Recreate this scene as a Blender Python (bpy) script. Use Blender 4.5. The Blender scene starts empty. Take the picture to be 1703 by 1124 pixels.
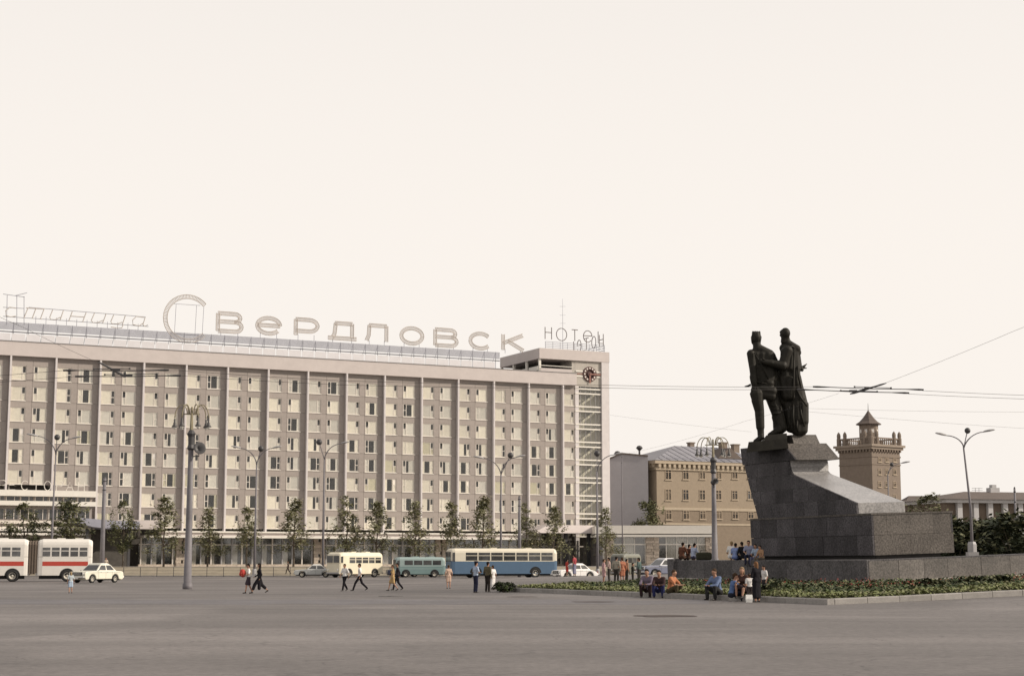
import bpy, bmesh, math, random
from mathutils import Vector, Matrix, noise

random.seed(7)
SC = bpy.context.scene
COL = SC.collection
R = math.radians

# ------------------------------------------------------------------ camera
F, CX, CY, HOR, HC = 2745.0, 851.5, 562.0, 936.0, 1.62
PITCH = math.atan((HOR - CY) / F)
cam = bpy.data.cameras.new('camera')
cam.lens = F / 1703 * 36
cam.sensor_width = 36
cam.clip_start, cam.clip_end = 0.5, 6000
co = bpy.data.objects.new('camera', cam)
COL.objects.link(co)
co.location = (0, 0, HC)
co.rotation_euler = (math.pi / 2 + PITCH, 0, 0)
SC.camera = co

# ------------------------------------------------------------------ sky, sun, exposure
SUN_AZ = 84.0      # degrees from -Y (towards the camera side) to +X
SUN_EL = 30.0
sd = Vector((math.sin(R(SUN_AZ)) * math.cos(R(SUN_EL)), -math.cos(R(SUN_AZ)) * math.cos(R(SUN_EL)), math.sin(R(SUN_EL))))
w = bpy.data.worlds.new('World')
SC.world = w
w.use_nodes = True
nt = w.node_tree
nt.nodes.clear()
out = nt.nodes.new('ShaderNodeOutputWorld')
bg = nt.nodes.new('ShaderNodeBackground')
sky = nt.nodes.new('ShaderNodeTexSky')
sky.sky_type = 'NISHITA'
sky.sun_disc = False
sky.sun_elevation = R(SUN_EL)
sky.sun_rotation = math.atan2(sd.x, sd.y)
sky.dust_density = 6
sky.air_density = 1
mx = nt.nodes.new('ShaderNodeMix')
mx.data_type = 'RGBA'
tcw = nt.nodes.new('ShaderNodeTexCoord')
sep = nt.nodes.new('ShaderNodeSeparateXYZ')
nt.links.new(tcw.outputs['Generated'], sep.inputs[0])
hz = nt.nodes.new('ShaderNodeMapRange')               # haze thins smoothly from the horizon to the zenith
hz.interpolation_type = 'SMOOTHSTEP'
hz.inputs[1].default_value, hz.inputs[2].default_value = 0.15, 1.0
hz.inputs[3].default_value, hz.inputs[4].default_value = 0.96, 0.50
nt.links.new(sep.outputs[2], hz.inputs[0])
nt.links.new(hz.outputs[0], mx.inputs[0])
mx.inputs[7].default_value = (9.95, 9.3, 8.65, 1)      # milky summer haze over the whole sky
nt.links.new(sky.outputs[0], mx.inputs[6])
nt.links.new(mx.outputs[2], bg.inputs[0])
bg.inputs[1].default_value = 0.1
nt.links.new(bg.outputs[0], out.inputs[0])
sun = bpy.data.lights.new('sun', 'SUN')
sun.energy = 4.3
sun.angle = R(1.2)
sun.color = (1.0, 0.90, 0.77)
so = bpy.data.objects.new('sun', sun)
COL.objects.link(so)
so.rotation_euler = sd.to_track_quat('Z', 'Y').to_euler()
so.location = (60, 0, 80)
SC.view_settings.view_transform = 'Standard'
SC.view_settings.look = 'None'
SC.view_settings.exposure = 0.0
SC.view_settings.gamma = 1.0
SC.view_settings.use_curve_mapping = False

# ------------------------------------------------------------------ measuring helpers: where a sight line meets a real plane
cP, sP = math.cos(PITCH), math.sin(PITCH)
EYE = Vector((0, 0, HC))


def ray(px, py):
    x, y = (px - CX) / F, (CY - py) / F
    return Vector((x, cP - y * sP, sP + y * cP))


def at(px, py, Y):
    d = ray(px, py)
    return EYE + d * (Y / d.y)


MC = Vector((18.3, 84.0, 0))                    # front left corner of the monument block
MV = Vector((0.921, 0.389, 0)).normalized()      # along its front
MU = Vector((-MV.y, MV.x, 0))                    # along its side, going back
TILT = 0.033


def sstep(a, b, x):
    t = min(1, max(0, (x - a) / (b - a)))
    return t * t * (3 - 2 * t)


def gz(X, Y):
    xl = (X - MC.x) * MV.x + (Y - MC.y) * MV.y + 13.5
    s = 0.5 * (xl + math.sqrt(xl * xl + 4))
    return TILT * min(s, 26) * (1 - sstep(122, 168, Y)) * sstep(38, 55, Y) + 0.0


def G(px, py):
    d = ray(px, py)
    k = -HC / d.z if d.z < 0 else 200
    for _ in range(30):
        p = EYE + d * k
        k = (gz(p.x, p.y) - HC) / d.z
    return EYE + d * k


# ------------------------------------------------------------------ materials
MATS = {}


def mat(name, col, rough=0.8, var=0.12, scale=6.0, bump=0.0, metal=0.0, rnd=0.0, spec=0.4, fine=0.0):
    if name in MATS:
        return MATS[name]
    m = bpy.data.materials.new(name)
    m.use_nodes = True
    n, l = m.node_tree.nodes, m.node_tree.links
    b = n['Principled BSDF']
    b.inputs['Roughness'].default_value = rough
    b.inputs['Metallic'].default_value = metal
    b.inputs['Specular IOR Level'].default_value = spec
    tc = n.new('ShaderNodeTexCoord')
    nz = n.new('ShaderNodeTexNoise')
    nz.inputs['Scale'].default_value = scale
    nz.inputs['Detail'].default_value = 6
    nz.inputs['Roughness'].default_value = 0.65
    l.new(tc.outputs['Object'], nz.inputs['Vector'])
    mr = n.new('ShaderNodeMapRange')
    mr.inputs[1].default_value, mr.inputs[2].default_value = 0.25, 0.75
    mr.inputs[3].default_value, mr.inputs[4].default_value = 1 - var, 1 + var
    l.new(nz.outputs[0], mr.inputs[0])
    val = mr.outputs[0]
    if rnd:
        oi = n.new('ShaderNodeObjectInfo')
        m2 = n.new('ShaderNodeMapRange')
        m2.inputs[3].default_value, m2.inputs[4].default_value = 1 - rnd, 1 + rnd
        l.new(oi.outputs['Random'], m2.inputs[0])
        mu = n.new('ShaderNodeMath')
        mu.operation = 'MULTIPLY'
        l.new(val, mu.inputs[0])
        l.new(m2.outputs[0], mu.inputs[1])
        val = mu.outputs[0]
    if fine:
        nf = n.new('ShaderNodeTexNoise')
        nf.inputs['Scale'].default_value = scale * 14
        nf.inputs['Detail'].default_value = 3
        l.new(tc.outputs['Object'], nf.inputs['Vector'])
        m3 = n.new('ShaderNodeMapRange')
        m3.inputs[1].default_value, m3.inputs[2].default_value = 0.3, 0.7
        m3.inputs[3].default_value, m3.inputs[4].default_value = 1 - fine, 1 + fine
        l.new(nf.outputs[0], m3.inputs[0])
        mu = n.new('ShaderNodeMath')
        mu.operation = 'MULTIPLY'
        l.new(val, mu.inputs[0])
        l.new(m3.outputs[0], mu.inputs[1])
        val = mu.outputs[0]
    sc = n.new('ShaderNodeVectorMath')
    sc.operation = 'SCALE'
    sc.inputs[0].default_value = col[:3]
    l.new(val, sc.inputs[3])
    l.new(sc.outputs[0], b.inputs['Base Color'])
    if bump:
        bp = n.new('ShaderNodeBump')
        bp.inputs['Strength'].default_value = bump
        bp.inputs['Distance'].default_value = 0.05
        l.new(nz.outputs[0], bp.inputs['Height'])
        l.new(bp.outputs[0], b.inputs['Normal'])
    MATS[name] = m
    return m


def glass_mat(name, tint, refl=0.25, alpha=0.75):
    m = bpy.data.materials.new(name)
    m.use_nodes = True
    n, l = m.node_tree.nodes, m.node_tree.links
    n.clear()
    o = n.new('ShaderNodeOutputMaterial')
    t = n.new('ShaderNodeBsdfTransparent')
    t.inputs[0].default_value = (*tint, 1)
    g = n.new('ShaderNodeBsdfGlossy')
    g.inputs['Roughness'].default_value = 0.06
    g.inputs[0].default_value = (0.9, 0.9, 0.9, 1)
    fr = n.new('ShaderNodeFresnel')
    fr.inputs[0].default_value = 1.22
    ad = n.new('ShaderNodeMath')
    ad.operation = 'ADD'
    ad.use_clamp = True
    ad.inputs[1].default_value = refl
    ad.inputs[0].default_value = 0.05      # flat reflectance: thin panes must let slanting sun through
    n.remove(fr)
    mi = n.new('ShaderNodeMixShader')
    l.new(ad.outputs[0], mi.inputs[0])
    l.new(t.outputs[0], mi.inputs[1])
    l.new(g.outputs[0], mi.inputs[2])
    l.new(mi.outputs[0], o.inputs[0])
    MATS[name] = m
    return m


def asphalt_mat():
    m = mat('asphalt', (0.146, 0.132, 0.126), 0.72, 0.10, 0.35, 0.0, fine=0.0, spec=0.35)
    n, l = m.node_tree.nodes, m.node_tree.links
    b = n['Principled BSDF']
    tc = [x for x in n if x.type == 'TEX_COORD'][0]
    sc = [x for x in n if x.type == 'VECT_MATH'][0]
    src = sc.inputs[3].links[0].from_socket
    # long worn bands left by traffic and rain (stretched noise), grit and a few cracks
    mp = n.new('ShaderNodeMapping')
    mp.inputs['Rotation'].default_value = (0, 0, R(-6))
    mp.inputs['Scale'].default_value = (0.018, 0.16, 1)
    l.new(tc.outputs['Object'], mp.inputs[0])
    nb = n.new('ShaderNodeTexNoise')
    nb.inputs['Scale'].default_value = 1
    nb.inputs['Detail'].default_value = 5
    l.new(mp.outputs[0], nb.inputs[0])
    r1 = n.new('ShaderNodeMapRange')
    r1.inputs[1].default_value, r1.inputs[2].default_value = 0.3, 0.7
    r1.inputs[3].default_value, r1.inputs[4].default_value = 0.66, 1.32
    l.new(nb.outputs[0], r1.inputs[0])
    ng = n.new('ShaderNodeTexNoise')
    ng.inputs['Scale'].default_value = 5
    ng.inputs['Detail'].default_value = 8
    ng.inputs['Roughness'].default_value = 0.8
    l.new(tc.outputs['Object'], ng.inputs[0])
    r2 = n.new('ShaderNodeMapRange')
    r2.inputs[1].default_value, r2.inputs[2].default_value = 0.3, 0.7
    r2.inputs[3].default_value, r2.inputs[4].default_value = 0.58, 1.42
    l.new(ng.outputs[0], r2.inputs[0])
    vo = n.new('ShaderNodeTexVoronoi')
    vo.feature = 'DISTANCE_TO_EDGE'
    vo.inputs['Scale'].default_value = 0.16
    wn = n.new('ShaderNodeTexNoise')
    wn.inputs['Scale'].default_value = 0.7
    wn.inputs['Detail'].default_value = 6
    l.new(tc.outputs['Object'], wn.inputs[0])
    ml = n.new('ShaderNodeMix')
    ml.data_type = 'RGBA'
    ml.blend_type = 'LINEAR_LIGHT'
    ml.inputs[0].default_value = 1.6
    l.new(tc.outputs['Object'], ml.inputs[6])
    l.new(wn.outputs[1], ml.inputs[7])
    l.new(ml.outputs[2], vo.inputs['Vector'])
    r3 = n.new('ShaderNodeMapRange')
    r3.inputs[1].default_value, r3.inputs[2].default_value = 0.0, 0.006
    r3.inputs[3].default_value, r3.inputs[4].default_value = 0.62, 1.0
    l.new(vo.outputs[0], r3.inputs[0])
    # repaired areas: large soft-edged patches of fresher, darker asphalt
    np_ = n.new('ShaderNodeTexNoise')
    np_.inputs['Scale'].default_value = 0.055
    np_.inputs['Detail'].default_value = 3
    np_.inputs['Distortion'].default_value = 0.8
    l.new(tc.outputs['Object'], np_.inputs[0])
    r4 = n.new('ShaderNodeMapRange')
    r4.inputs[1].default_value, r4.inputs[2].default_value = 0.50, 0.56
    r4.inputs[3].default_value, r4.inputs[4].default_value = 0.86, 1.08
    l.new(np_.outputs[0], r4.inputs[0])
    # small oil drips and scuffs
    ns = n.new('ShaderNodeTexNoise')
    ns.inputs['Scale'].default_value = 0.9
    ns.inputs['Detail'].default_value = 9
    ns.inputs['Roughness'].default_value = 0.75
    l.new(tc.outputs['Object'], ns.inputs[0])
    r5 = n.new('ShaderNodeMapRange')
    r5.inputs[1].default_value, r5.inputs[2].default_value = 0.28, 0.45
    r5.inputs[3].default_value, r5.inputs[4].default_value = 0.70, 1.0
    l.new(ns.outputs[0], r5.inputs[0])
    v = src
    for rr in (r1, r2, r3, r4, r5):
        mu = n.new('ShaderNodeMath')
        mu.operation = 'MULTIPLY'
        l.new(v, mu.inputs[0])
        l.new(rr.outputs[0], mu.inputs[1])
        v = mu.outputs[0]
    l.new(v, sc.inputs[3])
    bp = n.new('ShaderNodeBump')
    bp.inputs['Strength'].default_value = 0.35
    bp.inputs['Distance'].default_value = 0.02
    l.new(ng.outputs[0], bp.inputs['Height'])
    l.new(bp.outputs[0], b.inputs['Normal'])
    return m


mat('panel', (0.310, 0.273, 0.250), 0.9, 0.10, 2.5, 0.2, rnd=0.07, fine=0.08)
mat('fin', (0.56, 0.525, 0.52), 0.85, 0.08, 1.5, 0.1)
mat('cornice', (0.50, 0.45, 0.43), 0.85, 0.07, 0.8, 0.1)
mat('stair_cream', (0.50, 0.47, 0.40), 0.8, 0.06, 1.0)
mat('lamp_bell', (0.07, 0.066, 0.064), 0.5, 0.1, 3.0)
mat('white_paint', (0.68, 0.645, 0.585), 0.6, 0.06, 2.0)
mat('frame_paint', (0.62, 0.57, 0.51), 0.55, 0.06, 3.0)
mat('room_shade', (0.075, 0.068, 0.060), 0.9, 0.3, 1.2)  # darkness of unlit rooms and porch put into the colour
mat('roofing', (0.20, 0.19, 0.19), 0.9, 0.2, 0.6)
mat('curtain_cream', (0.72, 0.675, 0.61), 0.9, 0.10, 1.2, rnd=0.12)
mat('curtain_grey', (0.62, 0.59, 0.56), 0.9, 0.10, 1.2, rnd=0.12)
mat('curtain_yellow', (0.52, 0.485, 0.38), 0.9, 0.10, 1.2, rnd=0.12)
mat('sign_metal', (0.48, 0.44, 0.41), 0.7, 0.15, 1.0)
mat('sign_rail', (0.26, 0.26, 0.30), 0.6, 0.15, 1.0)
mat('sign_line', (0.10, 0.095, 0.11), 0.6, 0.15, 1.0)
mat('letter_dark', (0.16, 0.135, 0.13), 0.6, 0.15, 1.0)
mat('clock_red', (0.085, 0.042, 0.038), 0.6, 0.2, 2.0)
mat('clock_hand', (0.25, 0.115, 0.09), 0.6, 0.1, 2.0)
mat('blue_grey_panel', (0.28, 0.28, 0.33), 0.8, 0.12, 0.8)
mat('mosaic', (0.40, 0.37, 0.33), 0.8, 0.16, 3.0, fine=0.15)
mat('rough_stone', (0.40, 0.34, 0.28), 0.95, 0.35, 3.0, 1.0, rnd=0.2)
mat('dark_metal', (0.05, 0.048, 0.05), 0.5, 0.2, 3.0)
mat('pole_grey', (0.15, 0.14, 0.15), 0.6, 0.18, 3.0, rnd=0.08)
mat('pole_olive', (0.23, 0.20, 0.13), 0.6, 0.18, 3.0)
mat('lamp_grey', (0.32, 0.31, 0.31), 0.5, 0.1, 3.0)
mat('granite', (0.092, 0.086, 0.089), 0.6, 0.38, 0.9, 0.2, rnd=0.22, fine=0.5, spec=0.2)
mat('granite_shaded', (0.056, 0.052, 0.056), 0.6, 0.45, 0.8, 0.2, rnd=0.35, fine=0.55, spec=0.15)  # pedestal stone darkened: shade of the side faces put into the colour
mat('granite_front_lit', (0.090, 0.080, 0.072), 0.6, 0.35, 0.8, 0.2, rnd=0.15, fine=0.5, spec=0.15)  # same pedestal stone, lighter: sunlight on the front put into the colour
mat('granite_core', (0.100, 0.094, 0.097), 0.5, 0.2, 1.6, 0.1, fine=0.3, spec=0.5)
mat('granite_slope_lit', (0.25, 0.24, 0.235), 0.30, 0.28, 0.8, 0.05, fine=0.35, spec=0.7)  # same stone again, brightened: light on the top slope put into the colour
mat('granite_wall_lit', (0.125, 0.112, 0.102), 0.42, 0.32, 0.9, 0.15, rnd=0.14, fine=0.4, spec=0.5)  # platform stone lighter and warmer: sunlight on its front put into the colour
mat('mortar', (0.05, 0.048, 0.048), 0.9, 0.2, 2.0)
mat('ledge_stone', (0.50, 0.46, 0.42), 0.7, 0.15, 2.0)
mat('kerb_stone', (0.25, 0.235, 0.22), 0.8, 0.2, 2.5, 0.2, rnd=0.12, fine=0.15)
mat('bronze', (0.020, 0.018, 0.014), 0.6, 0.35, 2.5, 0.25, metal=0.2, spec=0.2)
mat('soil', (0.06, 0.05, 0.03), 0.95, 0.3, 2.0, 0.3)
mat('dry_lawn', (0.25, 0.215, 0.16), 0.95, 0.25, 1.2, 0.3, fine=0.2)
mat('terrace_paving', (0.26, 0.24, 0.22), 0.9, 0.15, 0.7, 0.1)
mat('trunk', (0.10, 0.08, 0.06), 0.9, 0.25, 4.0, 0.3)
for nm, c in (('leaf_a', (0.185, 0.180, 0.095)), ('leaf_b', (0.125, 0.126, 0.062)), ('leaf_c', (0.25, 0.225, 0.135)),
              ('leaf_dark', (0.028, 0.036, 0.014)), ('leaf_light', (0.175, 0.195, 0.075)), ('leaf_bed', (0.055, 0.078, 0.024)),
              ('petal_red', (0.22, 0.038, 0.028))):
    mat(nm, c, 0.75, 0.25, 3.0)
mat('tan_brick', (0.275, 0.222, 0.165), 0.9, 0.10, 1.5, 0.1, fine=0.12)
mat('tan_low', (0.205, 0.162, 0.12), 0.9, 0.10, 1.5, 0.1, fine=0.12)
mat('brown_frame', (0.30, 0.235, 0.17), 0.7, 0.1, 2.0)
mat('guard_white', (0.60, 0.585, 0.60), 0.7, 0.05, 1.0)
mat('tan_trim', (0.38, 0.315, 0.235), 0.85, 0.08, 1.5)
mat('grey_render', (0.27, 0.26, 0.275), 0.9, 0.07, 0.7, 0.1, fine=0.08)
mat('roof_iron', (0.22, 0.215, 0.235), 0.6, 0.2, 0.5)
mat('tower_trim', (0.25, 0.205, 0.165), 0.9, 0.1, 1.5)
mat('tower_brick', (0.19, 0.152, 0.122), 0.9, 0.14, 1.5, 0.1, fine=0.12)
mat('brown_roof', (0.105, 0.082, 0.07), 0.8, 0.2, 0.6)
mat('brown_wall', (0.13, 0.10, 0.078), 0.9, 0.2, 0.8)
mat('column_white', (0.42, 0.41, 0.41), 0.8, 0.1, 1.0)
mat('tyre', (0.02, 0.02, 0.02), 0.85, 0.2, 5.0)
mat('chrome', (0.55, 0.54, 0.52), 0.25, 0.05, 3.0, metal=0.9)
mat('hub', (0.45, 0.42, 0.36), 0.5, 0.1, 3.0)
mat('vehicle_glass', (0.050, 0.050, 0.050), 0.12, 0.7, 1.6, spec=0.8, rnd=0.5)
mat('bellows', (0.14, 0.11, 0.085), 0.85, 0.15, 3.0)
mat('under_dark', (0.015, 0.015, 0.015), 0.9, 0.1, 3.0)
mat('lamp_red', (0.25, 0.02, 0.015), 0.3, 0.1, 3.0)
mat('lamp_glass', (0.7, 0.68, 0.62), 0.2, 0.1, 3.0)
mat('wire', (0.05, 0.045, 0.045), 0.6, 0.1, 3.0)
mat('patch', (0.06, 0.045, 0.04), 0.9, 0.4, 1.5, 0.3)
mat('iron', (0.07, 0.065, 0.06), 0.6, 0.2, 8.0, 0.3)
glass_mat('window_glass', (0.97, 0.97, 0.95), 0.0)
glass_mat('shop_glass', (0.88, 0.88, 0.86), 0.04)
asphalt_mat()
mat('tar_asphalt', (0.118, 0.110, 0.114), 0.75, 0.22, 0.25, 0.2, fine=0.2)
PAINTS = {}


def paint(col, rough=0.35):
    k = 'paint_%02x%02x%02x' % tuple(int(c * 255) for c in col)
    return mat(k, col, rough, 0.06, 1.5, spec=0.5)


def cloth(col):
    k = 'cloth_%02x%02x%02x' % tuple(int(c * 255) for c in col)
    return mat(k, col, 0.95, 0.18, 9.0, 0.3, spec=0.1)


# ------------------------------------------------------------------ mesh helpers
class MB:
    def __init__(s):
        s.v, s.f, s.m, s.k = [], [], [], 0

    def add(s, vs, fs):
        o = len(s.v)
        s.v += [tuple(p) for p in vs]
        for f in fs:
            s.f.append(tuple(i + o for i in f))
            s.m.append(s.k)
        return s

    def box(s, x0, x1, y0, y1, z0, z1, M=None):
        v = [Vector((x, y, z)) for z in (z0, z1) for y in (y0, y1) for x in (x0, x1)]
        if M is not None:
            v = [M @ p for p in v]
        return s.add(v, [(0, 2, 3, 1), (4, 5, 7, 6), (0, 1, 5, 4), (2, 6, 7, 3), (0, 4, 6, 2), (1, 3, 7, 5)])

    def poly(s, pts):
        return s.add(pts, [tuple(range(len(pts)))])

    def prism(s, pts, fn0, fn1):
        """pts 2D; fn0/fn1 map (a,b) to 3D for both end caps"""
        n = len(pts)
        v = [fn0(*p) for p in pts] + [fn1(*p) for p in pts]
        return s.add(v, [tuple(range(n))[::-1], tuple(range(n, 2 * n))] + [(i, (i + 1) % n, n + (i + 1) % n, n + i) for i in range(n)])

    def loft(s, rings, cap=True):
        n = len(rings[0])
        v = [p for r in rings for p in r]
        fs = []
        for j in range(len(rings) - 1):
            for i in range(n):
                a, b = j * n + i, j * n + (i + 1) % n
                fs.append((a, b, b + n, a + n))
        if cap:
            fs.append(tuple(range(n))[::-1])
            fs.append(tuple(range((len(rings) - 1) * n, len(rings) * n)))
        return s.add(v, fs)

    def tube(s, pts, r, n=6, cap=True):
        pts = [Vector(p) for p in pts]
        rs = r if isinstance(r, (list, tuple)) else [r] * len(pts)
        rings, up = [], None
        for i, p in enumerate(pts):
            a = pts[max(0, i - 1)]
            b = pts[min(len(pts) - 1, i + 1)]
            t = (b - a)
            t = t.normalized() if t.length > 1e-9 else Vector((0, 0, 1))
            if up is None:
                up = Vector((0, 0, 1)) if abs(t.z) < 0.9 else Vector((1, 0, 0))
            x = t.cross(up)
            if x.length < 1e-4:
                x = t.cross(Vector((0, 1, 0.3)))
            x.normalize()
            y = t.cross(x).normalized()
            up = y.cross(t) * -1 if False else up
            rings.append([p + (x * math.cos(k * 2 * math.pi / n) + y * math.sin(k * 2 * math.pi / n)) * rs[i] for k in range(n)])
        return s.loft(rings, cap)

    def capsule(s, p0, r0, p1=None, r1=None, n=9):
        p0 = Vector(p0)
        p1 = Vector(p1) if p1 is not None else p0 + Vector((0, 0, 1e-4))
        r1 = r0 if r1 is None else r1
        d = (p1 - p0)
        t = d.normalized()
        pts, rs = [], []
        for a in (-80, -50, -20):
            pts.append(p0 + t * r0 * math.sin(R(a)))
            rs.append(r0 * math.cos(R(a)))
        for a in (20, 50, 80):
            pts.append(p1 + t * r1 * math.sin(R(a)))
            rs.append(r1 * math.cos(R(a)))
        return s.tube(pts, rs, n)

    def ell(s, c, r, n=12, M=None):
        c = Vector(c)
        rings = []
        for a in (-85, -60, -35, -10, 15, 40, 65, 85):
            ring = []
            for k in range(n):
                q = Vector((r[0] * math.cos(R(a)) * math.cos(k * 2 * math.pi / n), r[1] * math.cos(R(a)) * math.sin(k * 2 * math.pi / n), r[2] * math.sin(R(a))))
                if M is not None:
                    q = M @ q
                ring.append(c + q)
            rings.append(ring)
        return s.loft(rings)

    def lathe(s, prof, c=(0, 0, 0), n=12, M=None):
        c = Vector(c)
        rings = []
        for r, z in prof:
            ring = []
            for k in range(n):
                q = Vector((r * math.cos(k * 2 * math.pi / n), r * math.sin(k * 2 * math.pi / n), z))
                if M is not None:
                    q = M @ q
                ring.append(c + q)
            rings.append(ring)
        return s.loft(rings)

    def mesh(s, name, mats, smooth=False):
        me = bpy.data.meshes.new(name)
        me.from_pydata(s.v, [], s.f)
        for m in (mats if isinstance(mats, (list, tuple)) else [mats]):
            me.materials.append(MATS[m] if isinstance(m, str) else m)
        if any(s.m):
            me.polygons.foreach_set('material_index', s.m)
        if smooth:
            me.polygons.foreach_set('use_smooth', [True] * len(me.polygons))
        me.update()
        return me

    def build(s, name, mats, parent=None, smooth=False):
        return link(name, s.mesh(name, mats, smooth), parent)


def link(name, me, parent=None, loc=None, rot=None, scale=None):
    o = bpy.data.objects.new(name, me)
    COL.objects.link(o)
    if parent is not None:
        o.parent = parent
    if loc is not None:
        o.location = loc
    if rot is not None:
        o.rotation_euler = rot
    if scale is not None:
        o.scale = scale
    return o


def fixnormals(me):
    b = bmesh.new()
    b.from_mesh(me)
    bmesh.ops.recalc_face_normals(b, faces=b.faces)
    b.to_mesh(me)
    b.free()
    return me


def tag(o, label, cat, group=None):
    o['label'] = label
    o['category'] = cat
    if group:
        o['group'] = group
    return o


def thing(name, label, cat, loc=(0, 0, 0), rz=0.0, group=None):
    o = bpy.data.objects.new(name, None)
    COL.objects.link(o)
    o.location = loc
    o.rotation_euler = (0, 0, rz)
    o.empty_display_size = 0.3
    return tag(o, label, cat, group)


def structure(o):
    o['kind'] = 'structure'
    return o


def stuff(o):
    o['kind'] = 'stuff'
    return o


def copy_tree(o, parent=None):
    c = o.copy()
    COL.objects.link(c)
    if parent is not None:
        c.parent = parent
    for ch in list(o.children):
        copy_tree(ch, c)
    return c


def clip(poly, x0, x1, y0, y1):
    def cut(ps, ax, lim, keep_less):
        o = []
        for i in range(len(ps)):
            a, b = ps[i], ps[(i + 1) % len(ps)]
            ia = (a[ax] <= lim) if keep_less else (a[ax] >= lim)
            ib = (b[ax] <= lim) if keep_less else (b[ax] >= lim)
            if ia:
                o.append(a)
            if ia != ib:
                t = (lim - a[ax]) / (b[ax] - a[ax])
                o.append((a[0] + (b[0] - a[0]) * t, a[1] + (b[1] - a[1]) * t))
        return o
    for ax, lim, k in ((0, x1, True), (0, x0, False), (1, y1, True), (1, y0, False)):
        poly = cut(poly, ax, lim, k)
        if len(poly) < 3:
            return []
    return poly


def area(p):
    return 0.5 * sum(p[i][0] * p[(i + 1) % len(p)][1] - p[(i + 1) % len(p)][0] * p[i][1] for i in range(len(p)))


def slabs(name, poly, fn, rows, cw, gap, mt, parent, seed=1):
    """split a 2D outline into stones; fn(a, b, d) maps to 3D with d = 0 back, 1 front"""
    rg = random.Random(seed)
    xs = [p[0] for p in poly]
    x0, x1 = min(xs), max(xs)
    for j in range(len(rows) - 1):
        x = x0 - (cw * 0.5 if j % 2 else 0)
        while x < x1:
            wd = cw * rg.uniform(0.8, 1.2)
            if x1 - (x + wd) < cw * 0.45:
                wd = x1 - x + 0.01
            c = clip(poly, x + gap / 2, x + wd - gap / 2, rows[j] + gap / 2, rows[j + 1] - gap / 2)
            if len(c) >= 3 and abs(area(c)) > 0.02:
                j_ = rg.uniform(-0.004, 0.004)
                b = MB()
                b.prism(c, lambda a, q: fn(a, q, 0.0), lambda a, q: fn(a, q, 1.0 + j_ * 20))
                fixnormals(b.build(name, mt, parent).data)
            x += wd

# ================================================================== ground
def grid(name, xs, ys, zf, mt):
    b = MB()
    v = [(x, y, zf(x, y)) for y in ys for x in xs]
    n = len(xs)
    f = [(j * n + i, j * n + i + 1, (j + 1) * n + i + 1, (j + 1) * n + i) for j in range(len(ys) - 1) for i in range(n - 1)]
    b.add(v, f)
    return b.build(name, mt, None, True)


def rng(a, b, n):
    return [a + (b - a) * i / n for i in range(n + 1)]


xs = [-3000, -1200, -500, -250] + rng(-140, 140, 70) + [250, 500, 1200, 3000]
ys = [-60, -30, 0] + rng(10, 180, 60) + [190, 210, 300, 500, 1000, 2500, 5000]
structure(grid('ground', xs, ys, gz, 'asphalt'))

# raised pavement and its dry grass bank in front of the hotel
TZ = 1.15
b = MB()
b.add([(-160, 212, TZ), (160, 212, TZ), (160, 520, TZ), (-160, 520, TZ)], [(0, 1, 2, 3)])
structure(b.build('pavement', 'terrace_paving'))
b = MB()
n_ = 60
for k in range(n_ + 1):
    x = -160 + 320 * k / n_
    b.v += [(x, 201, 0.004), (x, 201.02, 0.14), (x, 205.5, 0.55 + 0.06 * math.sin(k * 1.7)), (x, 209.5, 0.95 + 0.05 * math.sin(k * 2.3 + 1)), (x, 212.02, TZ + 0.004)]
for k in range(n_):
    for j in range(4):
        a = k * 5 + j
        b.f.append((a, a + 5, a + 6, a + 1))
        b.m.append(0)
structure(b.build('grass_bank', 'dry_lawn', None, False))
b = MB()
b.box(-160, 160, 200.7, 201.0, -0.2, 0.15)
structure(b.build('kerb', 'kerb_stone'))

# worn patches and covers in the asphalt
rg = random.Random(3)


def blot(px, py, wx, wy, mt, name, dz=0.004):
    c = G(px, py)
    pts = []
    for k in range(26):
        a = k * 2 * math.pi / 26
        r = 1 + 0.35 * noise.noise(Vector((math.cos(a) * 1.7 + px, math.sin(a) * 1.7, 0)))
        x, y = c.x + wx * r * math.cos(a), c.y + wy * r * math.sin(a)
        pts.append((x, y, gz(x, y) + dz))
    m_ = MB()
    m_.poly(pts)
    return structure(m_.build(name, mt))


blot(1105, 1024, 0.95, 0.9, 'patch', 'asphalt_patch', 0.012)
blot(985, 1000.5, 0.8, 0.8, 'patch', 'asphalt_patch', 0.012)
blot(868, 992, 0.7, 0.7, 'patch', 'asphalt_patch', 0.012)
# a darker resurfaced strip running across the square
up_, lo_ = [], []
for k in range(90):
    px = -120 + k * 14.6
    wv = noise.noise(Vector((k * 0.22, 0, 3))) * 1.6 + noise.noise(Vector((k * 0.9, 2, 3))) * 0.6
    wl_ = noise.noise(Vector((k * 0.18, 7, 3))) * 1.8 + noise.noise(Vector((k * 0.8, 9, 3))) * 0.6
    q0, q1 = G(px, 996.5 + wv), G(px, 1004.5 + wl_)
    up_.append((q0.x, q0.y, q0.z + 0.004))
    lo_.append((q1.x, q1.y, q1.z + 0.004))
b = MB()
b.add(up_ + lo_, [(90 + k, 91 + k, k + 1, k) for k in range(89)])
structure(b.build('asphalt_strip', 'tar_asphalt'))
c = G(650, 991)
t = thing('manhole_cover', 'round dark iron manhole cover set flush in the asphalt behind the walking couple', 'manhole cover', (c.x, c.y, 0.006))
b = MB()
b.lathe([(0.62, 0), (0.62, 0.012), (0.5, 0.012)], n=20)
b.build('frame', 'iron', t)
b = MB()
b.lathe([(0.485, 0), (0.485, 0.010), (0.44, 0.012), (0.42, 0.006), (0.2, 0.006), (0.18, 0.012)], n=20)
b.build('lid', 'iron', t)

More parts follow.
